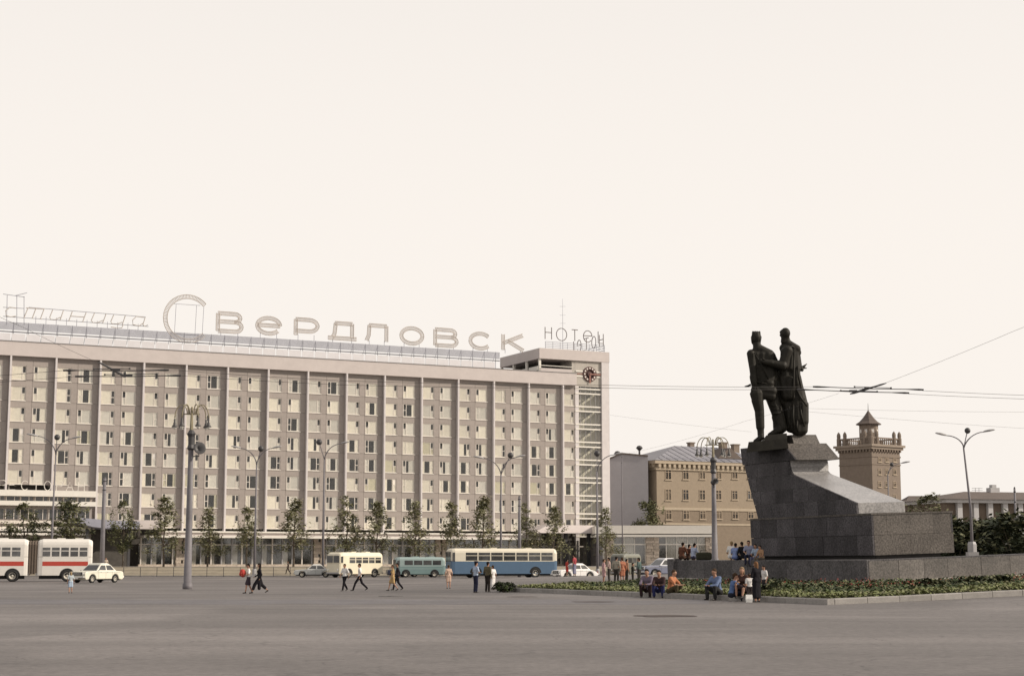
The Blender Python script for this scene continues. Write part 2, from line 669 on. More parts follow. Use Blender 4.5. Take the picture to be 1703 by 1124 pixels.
# ================================================================== hotel
HA = R(26.277)
HX, HY = -70.694, 230.962
HD = Vector((math.cos(HA), math.sin(HA), 0))      # along the facade
HN = Vector((-math.sin(HA), math.cos(HA), 0))     # into the building
SP = 6.2833
FH = 2.93


def HP(px, py, dy=0.0):
    """where a sight line meets the plane parallel to the facade, dy behind it: (t, z)"""
    d = ray(px, py)
    o = Vector((HX, HY, 0)) + HN * dy - EYE
    k = o.dot(HN) / d.dot(HN)
    p = EYE + d * k
    return (p - Vector((HX, HY, 0))).dot(HD), p.z


hotel = thing('hotel_building', 'long nine storey hotel with pale vertical fins and rows of curtained windows', 'hotel', (HX, HY, 0), HA)
TL = -SP - 4.0
T0 = HP(957, 740)[0]
T1 = HP(1000, 740)[0]
T2 = HP(1012.5, 740)[0]
ZC0, ZC1 = 30.55, 32.55
b = MB()
b.box(TL, T0, 1.4, 16, TZ, 32.3)
b.build('body', 'room_shade', hotel)
b = MB()
b.box(TL, T0 - 0.02, -0.63, 1.39, ZC0, ZC1)
b.build('cornice', 'cornice', hotel)
b = MB()
b.box(TL, T0 - 0.02, -0.70, 16.2, ZC1, ZC1 + 0.10)
b.build('roof', 'roofing', hotel)
fin_me = None
for k in range(-1, 15):
    if fin_me is None:
        m_ = MB()
        m_.box(-0.125, 0.125, -0.60, 0.3, 5.6, ZC0 - 0.003)
        fin_me = m_.mesh('fin', 'fin')
    link('fin', fin_me, hotel, (k * SP, 0, 0))

# window units (left-hand ones; right-hand ones are mirrored by scale)
WX0, WX1, WH = 0.10, 2.12, 2.02     # opening inside a 2.99 m wide panel
PW = (SP - 0.3) / 2
ZB = 28.15 + 0.08


SHIFT = 0.73     # the right-hand windows stand further from the next fin


def panel_mesh(dx=0.0):
    m_ = MB()
    g = 0.014
    x0, x1, z0, z1 = g, PW - g, -WH / 2 - 0.08 + g, FH - WH / 2 - 0.08 - g
    a0, a1, c0, c1 = WX0 + dx, WX1 + dx, -WH / 2, WH / 2
    y0, y1 = 0.0, 0.24
    O = [(x0, z0), (x1, z0), (x1, z1), (x0, z1)]
    I = [(a0, c0), (a1, c0), (a1, c1), (a0, c1)]
    v = [(p[0], y, p[1]) for y in (y0, y1) for q in (O, I) for p in q]
    f = []
    for i in range(4):
        j = (i + 1) % 4
        f += [(i, j, 4 + j, 4 + i), (8 + j, 8 + i, 12 + i, 12 + j), (i, 8 + i, 8 + j, j), (4 + i, 4 + j, 12 + j, 12 + i)]
    m_.add(v, f)
    return fixnormals(m_.mesh('panel', 'panel'))


def frame_mesh():
    m_ = MB()
    a0, a1, c0, c1, y0, y1, w_ = WX0 + 0.005, WX1 - 0.005, -WH / 2 + 0.005, WH / 2 - 0.005, 0.06, 0.15, 0.10
    m_.box(a0, a0 + w_, y0, y1, c0, c1)
    m_.box(a1 - w_, a1, y0, y1, c0, c1)
    m_.box(a0 + w_, a1 - w_, y0, y1, c0, c0 + w_)
    m_.box(a0 + w_, a1 - w_, y0, y1, c1 - w_, c1)
    xm = a1 - w_ - 0.40
    m_.box(xm - 0.09, xm, y0 + 0.003, y1 - 0.003, c0 + w_, c1 - w_)
    m_.box(xm, a1 - w_, y0 + 0.006, y1 - 0.006, -0.04, 0.05)
    return m_.mesh('frame', 'frame_paint')


def sill_mesh():
    m_ = MB()
    m_.box(WX0 - 0.06, WX1 + 0.06, -0.08, 0.055, -WH / 2 - 0.07, -WH / 2 + 0.0)
    return m_.mesh('sill', 'white_paint')


XM = WX1 - 0.005 - 0.10 - 0.40


def pane_mesh(x0, x1, z0, z1):
    m_ = MB()
    m_.box(x0, x1, 0.075, 0.081, z0, z1)
    return m_.mesh('pane', 'window_glass')


pane_big = pane_mesh(WX0 + 0.105, XM - 0.09, -WH / 2 + 0.105, WH / 2 - 0.105)
pane_low = pane_mesh(XM, WX1 - 0.105, -WH / 2 + 0.105, -0.04)
pane_top = pane_mesh(XM, WX1 - 0.105, 0.05, WH / 2 - 0.105)


def curtain_part(spans, mt, z0=-WH / 2 + 0.02, z1=WH / 2 - 0.02, folds=9):
    m_ = MB()
    for (x0, x1, q0, q1) in spans:
        n = max(4, int((x1 - x0) * folds * 2))
        v = []
        for i in range(n + 1):
            x = x0 + (x1 - x0) * i / n
            y = 0.095 + (0.03 if i % 2 else 0.0)
            v += [(x, y, q0), (x, y, q1)]
        m_.add(v, [(2 * i, 2 * i + 2, 2 * i + 3, 2 * i + 1) for i in range(n)])
    return m_.mesh('curtain', mt)


zb, zt = -WH / 2 + 0.02, WH / 2 - 0.02
shapes = {
    'notch': [(WX0 + 0.05, XM - 0.05, zb, zt), (XM - 0.05, WX1 - 0.05, zb, 0.02)],
    'full': [(WX0 + 0.05, WX1 - 0.05, zb, zt)],
    'big': [(WX0 + 0.05, XM - 0.05, zb, zt)],
    'sides': [(WX0 + 0.05, WX0 + 0.5, zb, zt), (XM - 0.2, WX1 - 0.12, zb, zt)],
    'left': [(WX0 + 0.05, WX0 + 0.55, zb, zt)],
    'half': [(WX0 + 0.05, WX0 + 1.0, zb, zt), (XM, WX1 - 0.05, zb, 0.02)],
}
curt = {(s, m_): curtain_part(shapes[s], m_) for s in shapes for m_ in ('curtain_cream', 'curtain_grey', 'curtain_yellow')}
p_mes, f_me, s_me = (panel_mesh(), panel_mesh(SHIFT)), frame_mesh(), sill_mesh()
rg = random.Random(11)
for row in range(8):
    zc = ZB - row * FH
    for bay in range(-1, 15):
        for half in (0, 1):
            if bay == 14 and half == 1:
                continue
            if row >= 6 and bay < 1:
                continue        # behind the restaurant wing
            x = bay * SP + 0.15 if half == 0 else (bay + 1) * SP - 0.15
            sx = 1 if half == 0 else -1
            link('panel', p_mes[half], hotel, (x, 0, zc), None, (sx, 1, 1))
            wo = link('window', f_me, hotel, (x + sx * SHIFT * half, 0, zc), None, (sx, 1, 1))
            link('pane', pane_big, wo)
            link('pane', pane_low, wo)
            link('sill', s_me, wo)
            u = rg.random()
            if u > 0.35:
                po = link('pane', pane_top, wo)
            else:               # the small top light stands open
                link('pane', pane_top, wo, (0, 0.0, 0.02), (R(-14), 0, 0))
            low = row >= 3
            u = rg.random()
            lit = 'curtain_cream' if rg.random() < (0.75 if half == 0 else 0.35) else 'curtain_grey'  # left favours cream, right grey: sun and fin shade put into the colour
            if low and rg.random() < 0.14:
                lit = 'curtain_yellow'
            if u < (0.42 if low else 0.80):
                k = 'notch'
            elif u < (0.50 if low else 0.90):
                k = 'big' if rg.random() < 0.6 else 'full'
            elif u < (0.66 if low else 0.94):
                k = 'half'
            elif u < (0.88 if low else 0.97):
                k = 'sides'
            else:
                k = 'left'
            link('curtain', curt[(k, lit)], wo)
# band of wall between the top windows and the cornice
b = MB()
b.box(TL, T0 - 0.02, 0.02, 0.3, ZB + FH - WH / 2 - 0.07, ZC0 - 0.004)
b.build('frieze', 'panel', hotel)
b = MB()
b.box(14 * SP + 0.15 + PW, T0 - 0.03, -0.06, 0.4, TZ, ZC0 - 0.005)
b.build('end_pier', 'fin', hotel)

# stair tower: glass, pale bands, flights of stairs, end pier
b = MB()
b.box(T0, T2, 4.5, 16, TZ, 32.2)
b.build('stair_core', 'mosaic', hotel)
b = MB()
zt0, zt1 = HP(978, 862)[1], HP(978, 646)[1]
b.box(T1 + 0.01, T2, -0.3, 4.49, TZ, HP(1008, 600)[1])
b.build('end_wall', 'fin', hotel)
nmul = 5
b = MB()
b.box(T0 + 0.02, T1 - 0.0, 0.10, 0.112, 7.0, zt1 + 0.3)
b.build('stair_glass', 'window_glass', hotel)
for k in range(nmul + 1):
    x = T0 + 0.06 + (T1 - T0 - 0.12) * k / nmul
    b = MB()
    b.box(x - 0.03, x + 0.03, 0.03, 0.16, 7.0, zt1 + 0.3)
    b.build('mullion', 'lamp_grey', hotel)
bands = []
for k in range(9):
    z = zt1 - 0.12 - k * FH
    if z < 6.5:
        break
    bands.append(z)
    for dz in (0, -0.78):
        b = MB()
        b.box(T0 - 0.01, T1 + 0.0, -0.12, 0.02, z + dz - 0.11, z + dz + 0.11)
        b.build('band', 'white_paint', hotel)
for k in range(len(bands) - 1):
    zt_, zb_ = bands[k] - 0.6, bands[k + 1] + 0.1
    b = MB()
    xa, xb = T0 + 1.0, T1 - 0.6
    v = []
    for (x, z) in ((xa, zb_), (xb, zt_)):
        v += [(x, 0.4, z - 0.22), (x, 1.2, z - 0.22), (x, 1.2, z + 0.22), (x, 0.4, z + 0.22)]
    b.loft([v[:4], v[4:]])
    b.build('stair_flight', 'stair_cream', hotel)
    b = MB()
    b.box(T0 + 0.1, T1 - 0.1, 0.6, 1.29, bands[k] - 0.78 - 0.1, bands[k] - 0.62)
    b.build('landing', 'mosaic', hotel)
b = MB()
b.box(T0, T1, 1.30, 1.45, 6, zt1)
b.build('stair_back_wall', 'stair_cream', hotel)
# blind wall with the clock above the stair
zs0, zs1 = zt1 + 0.3, HP(978, 597)[1]
TB = HP(951, 605)[0]
b = MB()
b.box(T0 + 0.0, T1 + 0.008, 0.0, 0.4, zs0, zs1 + 0.02)
b.build('clock_wall', 'mosaic', hotel)
# rooftop pavilion: slab, parapet, posts, dark loggia
PT0 = HP(895.5, 590)[0]
zp0, zp1 = HP(960, 600)[1], HP(960, 583)[1]
zq0, zq1 = ZC1 + 0.1, HP(925, 613)[1]
b = MB()
b.box(PT0, T2 + 0.05, -0.35, 14.4, zp0, zp1)
b.build('pavilion_roof', 'cornice', hotel)
b = MB()
b.box(PT0 + 0.12, TB, -0.05, 0.2, zq0 + 0.003, zq1)
b.build('pavilion_parapet', 'cornice', hotel)
b = MB()
b.box(PT0 + 0.12, TB, -0.12, -0.02, zq1 + 0.35, zq1 + 0.45)
b.build('pavilion_rail', 'white_paint', hotel)
b = MB()
b.box(PT0 + 2.6, T2, 4.0, 14.2, ZC1 + 0.1, zp0)
b.build('pavilion_room', 'room_shade', hotel)
b = MB()
b.box(TB, T0, 0.02, 4, ZC1 + 0.1, zp0 - 0.002)
b.build('pavilion_wall', 'mosaic', hotel)
for y in (-0.05, 4.6, 9.4, 14.0):
    b = MB()
    b.box(PT0 + 0.1, PT0 + 0.45, y, y + 0.35, ZC1 + 0.1, zp0)
    b.build('pavilion_post', 'white_paint', hotel)
for y in (1.2, 5.8, 10.3):
    b = MB()
    b.box(PT0 + 0.15, PT0 + 0.22, y - 0.6, y + 2.6, ZC1 + 0.35, ZC1 + 1.05)
    b.build('railing_panel', 'white_paint', hotel)
# clock
ct, cz = HP(980.7, 622.3, -0.1)
ck = link('clock', (lambda m_: m_)(MB().lathe([(1.28, 0), (1.28, 0.12), (1.20, 0.16), (0.80, 0.16), (0.72, 0.10), (0.70, 0.0)], n=28).mesh('clock', 'clock_red')), hotel, (ct, -0.02, cz))
ck.rotation_euler = (R(90), 0, 0)
for k in range(12):
    a = k * math.pi / 6
    m_ = MB().lathe([(0.135, 0), (0.135, 0.05), (0.08, 0.06)], n=10)
    link('hour_mark', m_.mesh('hour_mark', 'white_paint'), ck, (0.99 * math.sin(a), 0.99 * math.cos(a), 0.15))
m_ = MB().box(-0.12, 0.12, -1.5, 0.1, 0.17, 0.22)
m_.build('hour_hand', 'clock_hand', ck)
m_ = MB().box(-0.1, 2.0, -0.10, 0.10, 0.235, 0.28)
m_.build('minute_hand', 'clock_hand', ck)
m_ = MB().lathe([(0.42, 0.10), (0.42, 0.165)], n=16)
m_.build('clock_boss', 'clock_red', ck)
for dz, mt in ((0.42, 'white_paint'), (-0.42, 'white_paint'), (0.0, 'clock_hand')):
    for (xa, xb) in ((T0 + 0.1, ct - 1.3), (ct + 1.3, T1)):
        b = MB()
        w_ = 0.11 if mt == 'white_paint' else 0.07
        b.box(xa, xb, -0.10, -0.005, cz + dz - w_, cz + dz + w_)
        b.build('band', mt, hotel)

# ground floor: set back glazing between stone piers under a double white fascia
GZ0, GZ1 = TZ, 5.2
tg0, tg1 = HP(232, 900, -1)[0], HP(890, 900, -1)[0]
b = MB()
b.box(tg0 + 3, tg1, -3.2, 0.28, 6.00, 6.22)
b.build('canopy_slab', 'white_paint', hotel)
b = MB()
b.box(tg0, tg1, -3.6, 0.26, 5.25, 5.55)
b.build('canopy_slab', 'white_paint', hotel)
b = MB()
b.box(tg0 + 3, tg1, -2.9, 0.27, 5.56, 5.99)
b.build('fascia', 'cornice', hotel)
piers = [HP(p, 900, -0.6)[0] for p in (302, 530, 732)]
x = tg0 + 0.3
k = 0
rg = random.Random(5)
while x < tg1 + 9:
    if any(abs(x - p) < 1.0 for p in piers):
        x += 0.35
        continue
    b = MB()
    b.box(x - 0.09, x + 0.09, -0.75, -0.5, GZ0, 5.24)
    b.build('mullion', 'frame_paint' if k % 3 == 0 else 'lamp_grey', hotel)
    if rg.random() < 0.75:
        b = MB()
        wd = rg.uniform(0.35, 0.9)
        n = 8
        v = []
        for i in range(n + 1):
            v += [(x + 0.2 + wd * i / n, -0.42 + (0.06 if i % 2 else 0), GZ0 + 0.1), (x + 0.2 + wd * i / n, -0.42 + (0.06 if i % 2 else 0), 4.1 + (0.9 if rg.random() < 0.3 else 0))]
        b.add(v, [(2 * i, 2 * i + 2, 2 * i + 3, 2 * i + 1) for i in range(n)])
        b.build('curtain', 'curtain_grey', hotel)
    x += 1.55
    k += 1
b = MB()
b.box(tg0, tg1 + 9, -0.66, -0.52, 4.22, 4.36)
b.build('transom', 'frame_paint', hotel)
b = MB()
b.box(tg0, tg1 + 9, -0.60, -0.585, GZ0, 5.24)
b.build('shop_glazing', 'shop_glass', hotel)
b = MB()
b.box(tg0, tg1 + 9, -0.8, 0.2, TZ, TZ + 0.3)
b.build('plinth', 'rough_stone', hotel)
for p in piers:
    rr = random.Random(int(p * 10))
    for j in range(9):
        b = MB()
        z = TZ + j * 0.455
        ax = rr.uniform(-0.05, 0.05)
        b.box(p - 0.85 + ax, p + rr.uniform(-0.2, 0.2), -0.95 - rr.uniform(0, 0.08), -0.4, z + 0.01, z + 0.445)
        b.build('stone', 'rough_stone', hotel)
        b = MB()
        b.box(p + 0.22, p + 0.85 + ax, -0.95 - rr.uniform(0, 0.08), -0.4, z + 0.01, z + 0.445)
        b.build('stone', 'rough_stone', hotel)

# main entrance canopy (left): wide upswept grey slab over a porch block with shade put into its colour
et0, et1 = HP(128, 880, -9)[0], HP(232, 880, -9)[0]
et2 = HP(256, 880, -6)[0]
ez0, ez1 = HP(180, 879, -9)[1], HP(180, 864, -9)[1]
b = MB()
prof = [(0.0, ez0 + 0.8), (0.25, ez0 + 0.25), (0.55, ez0), (1.0, ez0 + 0.05), (1.0, ez1 - 0.15), (0.6, ez1 - 0.1), (0.25, ez1 + 0.1), (0.0, ez1 + 0.25)]
b.prism(prof, lambda a, z: Vector((et0 + (et1 - et0) * a, -9.0, z)), lambda a, z: Vector((et0 + (et1 - et0) * a, -1.0, z)))
fixnormals(b.build('entrance_canopy', 'blue_grey_panel', hotel).data)
b = MB()
b.box(et1 + 0.01, et2 + 1.6, -5.5, -0.8, ez0 + 0.1, ez1 + 0.1)
b.build('entrance_canopy', 'cornice', hotel)
for x in (et0 + 1.6, et1 - 1.2):
    b = MB()
    b.box(x - 0.18, x + 0.18, -8.2, -7.85, TZ, ez0 + 0.02)
    b.build('entrance_post', 'dark_metal', hotel)
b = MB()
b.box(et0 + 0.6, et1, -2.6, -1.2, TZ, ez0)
b.build('entrance_porch', 'room_shade', hotel)

# restaurant wing (far left) with its white fascia and neon letters
wt0, wt1 = TL - 3, HP(160, 822, -5)[0]
zf0, zf1 = HP(95, 825.5, -5)[1], HP(95, 815.5, -5)[1]
zl0, zl1 = HP(95, 841, -5)[1], HP(95, 833.5, -5)[1]
zm0, zm1 = HP(95, 871, -5)[1], HP(95, 866, -5)[1]
zn0, zn1 = HP(60, 887, -6)[1], HP(60, 878, -6)[1]
b = MB()
b.box(wt0, wt1 - 0.4, -4.4, -0.52, TZ, zf1 - 0.05)
b.build('restaurant_wing', 'panel', hotel)
for nm, y, z0, z1, mt in (('wing_fascia', -5.2, zf0, zf1, 'white_paint'), ('wing_ledge', -5.4, zl0, zl1, 'white_paint'), ('wing_ledge', -4.9, zm0, zm1, 'frame_paint'), ('wing_ledge', -4.9, zm0 - 0.75, zm0 - 0.4, 'frame_paint'), ('wing_canopy', -6.4, zn0 + 0.35, zn1, 'white_paint'), ('wing_canopy', -6.2, zn0 - 0.2, zn0 + 0.1, 'white_paint')):
    b = MB()
    b.box(wt0, wt1 if 'canopy' not in nm else et0 + 2, y, -4.395, z0, z1)
    b.build(nm, mt, hotel)
for k in range(12):
    x = wt0 + 1.2 + k * (wt1 - wt0 - 1.6) / 12
    w_ = (wt1 - wt0 - 1.6) / 12 - 0.35
    for (z0, z1) in ((zl1 + 0.05, zf0 - 0.05), (zm1 + 0.2, zl0 - 0.5)):
        b = MB()
        b.box(x, x + w_, -4.44, -4.405, z0, z1)
        f_ = b.build('window', 'vehicle_glass', hotel)
        b = MB()
        b.box(x - 0.12, x - 0.02, -4.50, -4.40, z0, z1)
        b.box(x + w_ * 0.62, x + w_ * 0.62 + 0.09, -4.50, -4.442, z0, z1)
        b.build('frame', 'frame_paint', f_)

# ------------------------------------------------------------------ letters built as strokes
def arc(cx, cy, rx, ry, a0, a1, n=14):
    return [(cx + rx * math.cos(R(a0 + (a1 - a0) * i / n)), cy + ry * math.sin(R(a0 + (a1 - a0) * i / n))) for i in range(n + 1)]


STROKES = {
    'C': [arc(.52, .5, .5, .5, 42, 318, 26)],
    'В': [[(.03, 0), (.03, 1)], [(.03, 1), (.70, 1)] + arc(.70, .77, .22, .23, 90, -90, 8) + [(.03, .54)], [(.70, .54)] + arc(.73, .27, .25, .27, 90, -90, 8) + [(.03, 0)]],
    'е': [[(.02, .52), (.97, .52)], arc(.5, .5, .48, .5, 3, 325, 24)],
    'р': [[(.05, 0), (.05, 1)], [(.05, 1), (.62, 1)] + arc(.62, .63, .36, .37, 90, -90, 10) + [(.05, .26)]],
    'д': [[(.24, .94), (.86, .94)], [(.26, .94), (.22, .3), (.15, .08)], [(.84, .94), (.84, .08)], [(.0, .05), (1.0, .05)]],
    'л': [[(.14, .97), (.95, .97)], [(.15, .97), (.12, .35), (.02, 0)], [(.93, .97), (.93, 0)]],
    'о': [arc(.5, .5, .48, .5, 0, 360, 26)],
    'к': [[(.06, 0), (.06, 1)], [(.06, .42), (.95, 1)], [(.28, .56), (.98, 0)]],
    'с': [arc(.5, .5, .48, .5, 40, 320, 20)],
    'H': [[(.05, 0), (.05, 1)], [(.95, 0), (.95, 1)], [(.05, .56), (.95, .56)]],
    'O': [arc(.5, .5, .48, .5, 0, 360, 26)],
    'T': [[(.0, 1), (1, 1)], [(.5, 0), (.5, 1)]],
    'E': [[(.02, .55), (.98, .55)], arc(.5, .5, .48, .5, 3, 320, 22)],
    'L': [[(.08, 1), (.08, 0), (.98, 0)]],
    'т': [[(.1, .95), (1.0, .95)], [(.2, .95), (.02, 0)], [(.58, .95), (.42, 0)], [(.98, .95), (.82, .0), (.90, .0)]],
    'и': [[(.25, 1), (.06, .2), (.16, .02), (.45, .02), (.80, .3)], [(.98, 1), (.78, .0)]],
    'н': [[(.22, 1), (.04, 0)], [(.98, 1), (.80, 0)], [(.14, .52), (.90, .52)]],
    'ц': [[(.25, 1), (.08, .28), (.16, .08), (.5, .08), (.80, .3)], [(.98, 1), (.82, .10), (.86, .06), (.78, -.3), (.4, -.32), (.1, -.28)]],
    'а': [[(.82, .92), (.3, .98), (.05, .55), (.08, .1), (.5, .0), (.76, .3)], [(.9, .95), (.76, .15), (.88, .0), (1.08, .15)]],
    'ꙅ': [[(.95, .95), (.4, 1), (.05, .6), (.1, .1), (.5, 0), (.95, .12)]],
    'Р': [[(.05, 0), (.05, 1), (.6, 1)] + arc(.6, .74, .35, .26, 90, -90, 8) + [(.05, .48)]],
    'Е': [[(.95, 1), (.05, 1), (.05, 0), (.95, 0)], [(.05, .52), (.8, .52)]],
    'А': [[(.0, 0), (.5, 1), (1, 0)], [(.2, .36), (.8, .36)]],
    'Н': [[(.05, 0), (.05, 1)], [(.95, 0), (.95, 1)], [(.05, .5), (.95, .5)]],
}


def stroke_letter(ch, x0, z0, W, Hh, y, mt, parent, half=0.0, r=0.05, rung=0.45, M=None, name='letter'):
    """tube lettering: plain tubes, or (half > 0) open lattice strokes: two rails joined by rungs"""
    b = MB()
    for st in STROKES[ch]:
        P = [Vector((x0 + W * q[0], y, z0 + Hh * q[1])) for q in st]
        if half <= 0:
            b.tube(P, r, 5)
            continue
        n = len(P)
        nor = []
        for i in range(n):
            d = (P[min(n - 1, i + 1)] - P[max(0, i - 1)])
            if (P[0] - P[-1]).length < 1e-6 and i in (0, n - 1):
                d = P[1] - P[-2]
            d.normalize()
            nor.append(Vector((-d.z, 0, d.x)))
        A = [p + q * half for p, q in zip(P, nor)]
        B = [p - q * half for p, q in zip(P, nor)]
        b.tube(A, r, 5)
        b.tube(B, r, 5)
        L = 0
        for i in range(n - 1):
            seg = (P[i + 1] - P[i]).length
            s = 0
            while L <= seg:
                f = L / seg
                b.tube([A[i].lerp(A[i + 1], f), B[i].lerp(B[i + 1], f)], r * 0.8, 4)
                L += rung
            L -= seg
    if M is not None:
        b.v = [tuple(M @ Vector(p)) for p in b.v]
    return b.build(name, mt, parent)


def wing_letter(ch, px, x_w):
    t_, z_ = HP(px, 812, -5.0)
    stroke_letter(ch, t_ - x_w / 2, zf1 + 0.0, x_w, 1.25, -5.0, 'white_paint', wsign, 0, 0.05)


wsign = thing('restaurant_sign', 'row of pale tube letters standing on the white fascia of the low wing', 'sign', (HX, HY, 0), HA)
for ch, px in (('Р', 4), ('Е', 20), ('C', 41), ('T', 60), ('O', 79), ('Р', 99), ('А', 116), ('Н', 135)):
    wing_letter(ch, px, 0.95)

# ------------------------------------------------------------------ roof signs
SY = 0.6
sign = thing('hotel_name_sign', 'huge lattice roof letters with slatted rail frame along the hotel cornice', 'sign', (HX, HY, 0), HA)
tr0, tr1 = TL, HP(831, 590, SY)[0]
for k in range(8):
    f = k / 7.0
    za = HP(200, 547.5 + (558.5 - 547.5) * f, SY)[1]
    b = MB()
    b.box(tr0, tr1, SY - 0.04, SY + 0.04, za - 0.045, za + 0.045)
    b.build('rail', 'sign_rail', sign)
zr1, zr0 = HP(200, 547.5, SY)[1], HP(200, 562.5, SY)[1]
b = MB()
b.box(tr0, tr1, SY - 0.06, SY + 0.06, zr0 - 0.07, zr0 + 0.07)
b.build('rail', 'sign_line', sign)
x = tr0 + 0.4
rg = random.Random(9)
while x < tr1:
    b = MB()
    b.box(x - 0.035, x + 0.035, SY + 0.05, SY + 0.12, ZC1 + 0.1, zr1 + 0.1)
    b.tube([(x, SY + 0.1, zr1), (x, SY + 2.2, ZC1 + 0.1)], 0.03, 4)
    b.build('post', 'sign_rail', sign)
    x += 2.05
x = tr0
while x < tr1 - 2:
    b = MB()
    b.box(x, x + 1.9, -0.2, -0.17, ZC1 + 0.14, zr0 - 0.35)
    b.build('guard_panel', 'guard_white', sign)
    x += 2.05


def place_letter(ch, x0, y0, x1, y1, half, mt='sign_metal', r=0.07, slab=True, rung=0.17):
    ta, za = HP(x0, y1, SY)
    tb, zb_ = HP(x1, y0, SY)
    # boxes were measured on slanting rows: use the middle for height
    tm = (x0 + x1) / 2
    zlo, zhi = HP(tm, y1, SY)[1], HP(tm, y0, SY)[1]
    o = stroke_letter(ch, ta + half, zlo + half, tb - ta - 2 * half, zhi - zlo - 2 * half, SY, mt, sign, half, r, rung)
    if slab:
        for f in (0.2, 0.8):
            b_ = MB()
            xx = ta + (tb - ta) * f
            b_.box(xx - 0.03, xx + 0.03, SY + 0.06, SY + 0.12, zr1, zlo + 0.4)
            b_.build('post', 'sign_rail', sign)
    return o


for ch, x0, y0, x1, y1 in (('В', 358, 519, 406, 554), ('е', 424, 526, 470, 557.5), ('р', 487, 529, 532, 560.5), ('д', 543, 533.5, 596, 567), ('л', 606, 538, 648, 570.5),
                           ('о', 664, 543, 706, 574), ('В', 720, 546, 763, 577.5), ('с', 779, 552, 819, 582), ('к', 832, 554, 874, 585)):
    place_letter(ch, x0, y0, x1, y1, 0.27)
place_letter('C', 269, 490, 352, 570, 0.28, rung=0.22)
for (xa, ya, xb, yb) in ((288, 505, 333, 508), (293, 506, 290, 556), (327, 508, 324, 560), (339, 510, 336, 560), (288, 555, 336, 558)):
    ta, za = HP(xa, ya, SY + 0.15)
    tb, zb_ = HP(xb, yb, SY + 0.15)
    b = MB()
    b.tube([(ta, SY + 0.15, za), (tb, SY + 0.15, zb_)], 0.035, 5)
    b.build('brace', 'sign_rail', sign)
for ch, x0, y0, x1, y1 in (('ꙅ', 8, 511, 28, 527), ('т', 39, 512, 74, 530), ('и', 81, 515.5, 106, 532), ('н', 113, 518.5, 144, 535), ('и', 150, 521, 177, 537), ('ц', 182, 524, 209, 540), ('а', 219, 526, 244, 542)):
    place_letter(ch, x0, y0, x1, y1, 0.0, 'sign_metal', 0.075, False)
for (xa, ya, xb, yb) in ((48, 511, 242, 527), (5, 526, 247, 543), (5, 489, 41, 494), (5, 511, 40, 513), (28, 492, 28, 540), (40, 493, 40, 540), (12, 491, 11, 540), (26, 491.5, 45, 487)):
    ta, za = HP(xa, ya, SY + 0.1)
    tb, zb_ = HP(xb, yb, SY + 0.1)
    b = MB()
    b.tube([(ta, SY + 0.1, za), (tb, SY + 0.1, zb_)], 0.045, 5)
    b.build('brace', 'sign_rail', sign)
for k in range(11):
    xa = 60 + k * 17
    ta, za = HP(xa, 520 + k * 1.3, SY + 0.1)
    b = MB()
    b.box(ta - 0.03, ta + 0.03, SY + 0.06, SY + 0.12, zr1, za - 0.5)
    b.build('post', 'sign_rail', sign)

sg = thing('roof_letter_sign', 'dark thin letters HOTEL standing along the front edge of the rooftop pavilion', 'sign', (HX, HY, 0), HA, 'hotel letters on the pavilion roof')
for ch, x0, x1, y0, y1 in (('H', 906, 918, 544, 564), ('O', 925, 943, 546, 566.5), ('T', 951, 961, 548.5, 567), ('E', 970, 985, 550, 569), ('L', 994, 1004, 551.5, 571)):
    ta, tb = HP(x0, y1, 0.4)[0], HP(x1, y1, 0.4)[0]
    zlo, zhi = HP((x0 + x1) / 2, y1, 0.4)[1], HP((x0 + x1) / 2, y0, 0.4)[1]
    stroke_letter(ch, ta, zlo, tb - ta, zhi - zlo, 0.4, 'letter_dark', sg, 0, 0.075)
za = zp1 + 0.02
zl = HP(955, 571, 0.4)[1]
for f in (0.25, 0.5, 0.75, 1.0):
    b = MB()
    z = za + (zl - za) * f
    b.tube([(PT0 + 1.4, 0.4, z), (T2 - 0.4, 0.4, z)], 0.035, 4)
    b.build('rail', 'sign_rail', sg)
for k in range(9):
    b = MB()
    x = PT0 + 1.5 + k * (T2 - PT0 - 2.1) / 8
    b.tube([(x, 0.4, za - 0.03), (x, 0.4, zl)], 0.035, 4)
    b.build('post', 'sign_rail', sg)
sg2 = thing('roof_letter_sign', 'dark letters HOTEL seen from behind along the right end of the rooftop pavilion', 'sign', (HX, HY, 0), HA, 'hotel letters on the pavilion roof')
Mside = Matrix.Translation((T2 - 0.35, 0, 0)) @ Matrix.Rotation(R(90), 4, 'Z')
for k, ch in enumerate('HOTEL'):
    stroke_letter(ch, 0.9 + k * 2.6, zl, 1.5, 2.0, 0, 'letter_dark', sg2, 0, 0.075, M=Mside)
for f in (0.3, 0.65, 1.0):
    b = MB()
    z = za + (zl - za) * f
    b.tube([(T2 - 0.35, 0.5, z), (T2 - 0.35, 13.6, z)], 0.035, 4)
    b.build('rail', 'sign_rail', sg2)
for k in range(8):
    b = MB()
    y = 0.6 + k * 1.85
    b.tube([(T2 - 0.35, y, za - 0.03), (T2 - 0.35, y, zl)], 0.035, 4)
    b.build('post', 'sign_rail', sg2)
pm = at(936, 580, 275)
t = thing('roof_mast', 'tall thin antenna mast rising behind the rooftop letters', 'antenna', (pm.x, pm.y, zp1))
b = MB()
hm = at(936, 497, 275).z - zp1
b.tube([(0, 0, 0), (0, 0, hm * 0.6), (0, 0, hm)], [0.05, 0.035, 0.02], 6)
b.build('mast', 'sign_rail', t)
b = MB()
for z in (hm * 0.55, hm * 0.7, hm * 0.86):
    b.tube([(-0.5, 0, z), (0.5, 0, z)], 0.018, 4)
b.build('crossbar', 'sign_rail', t)

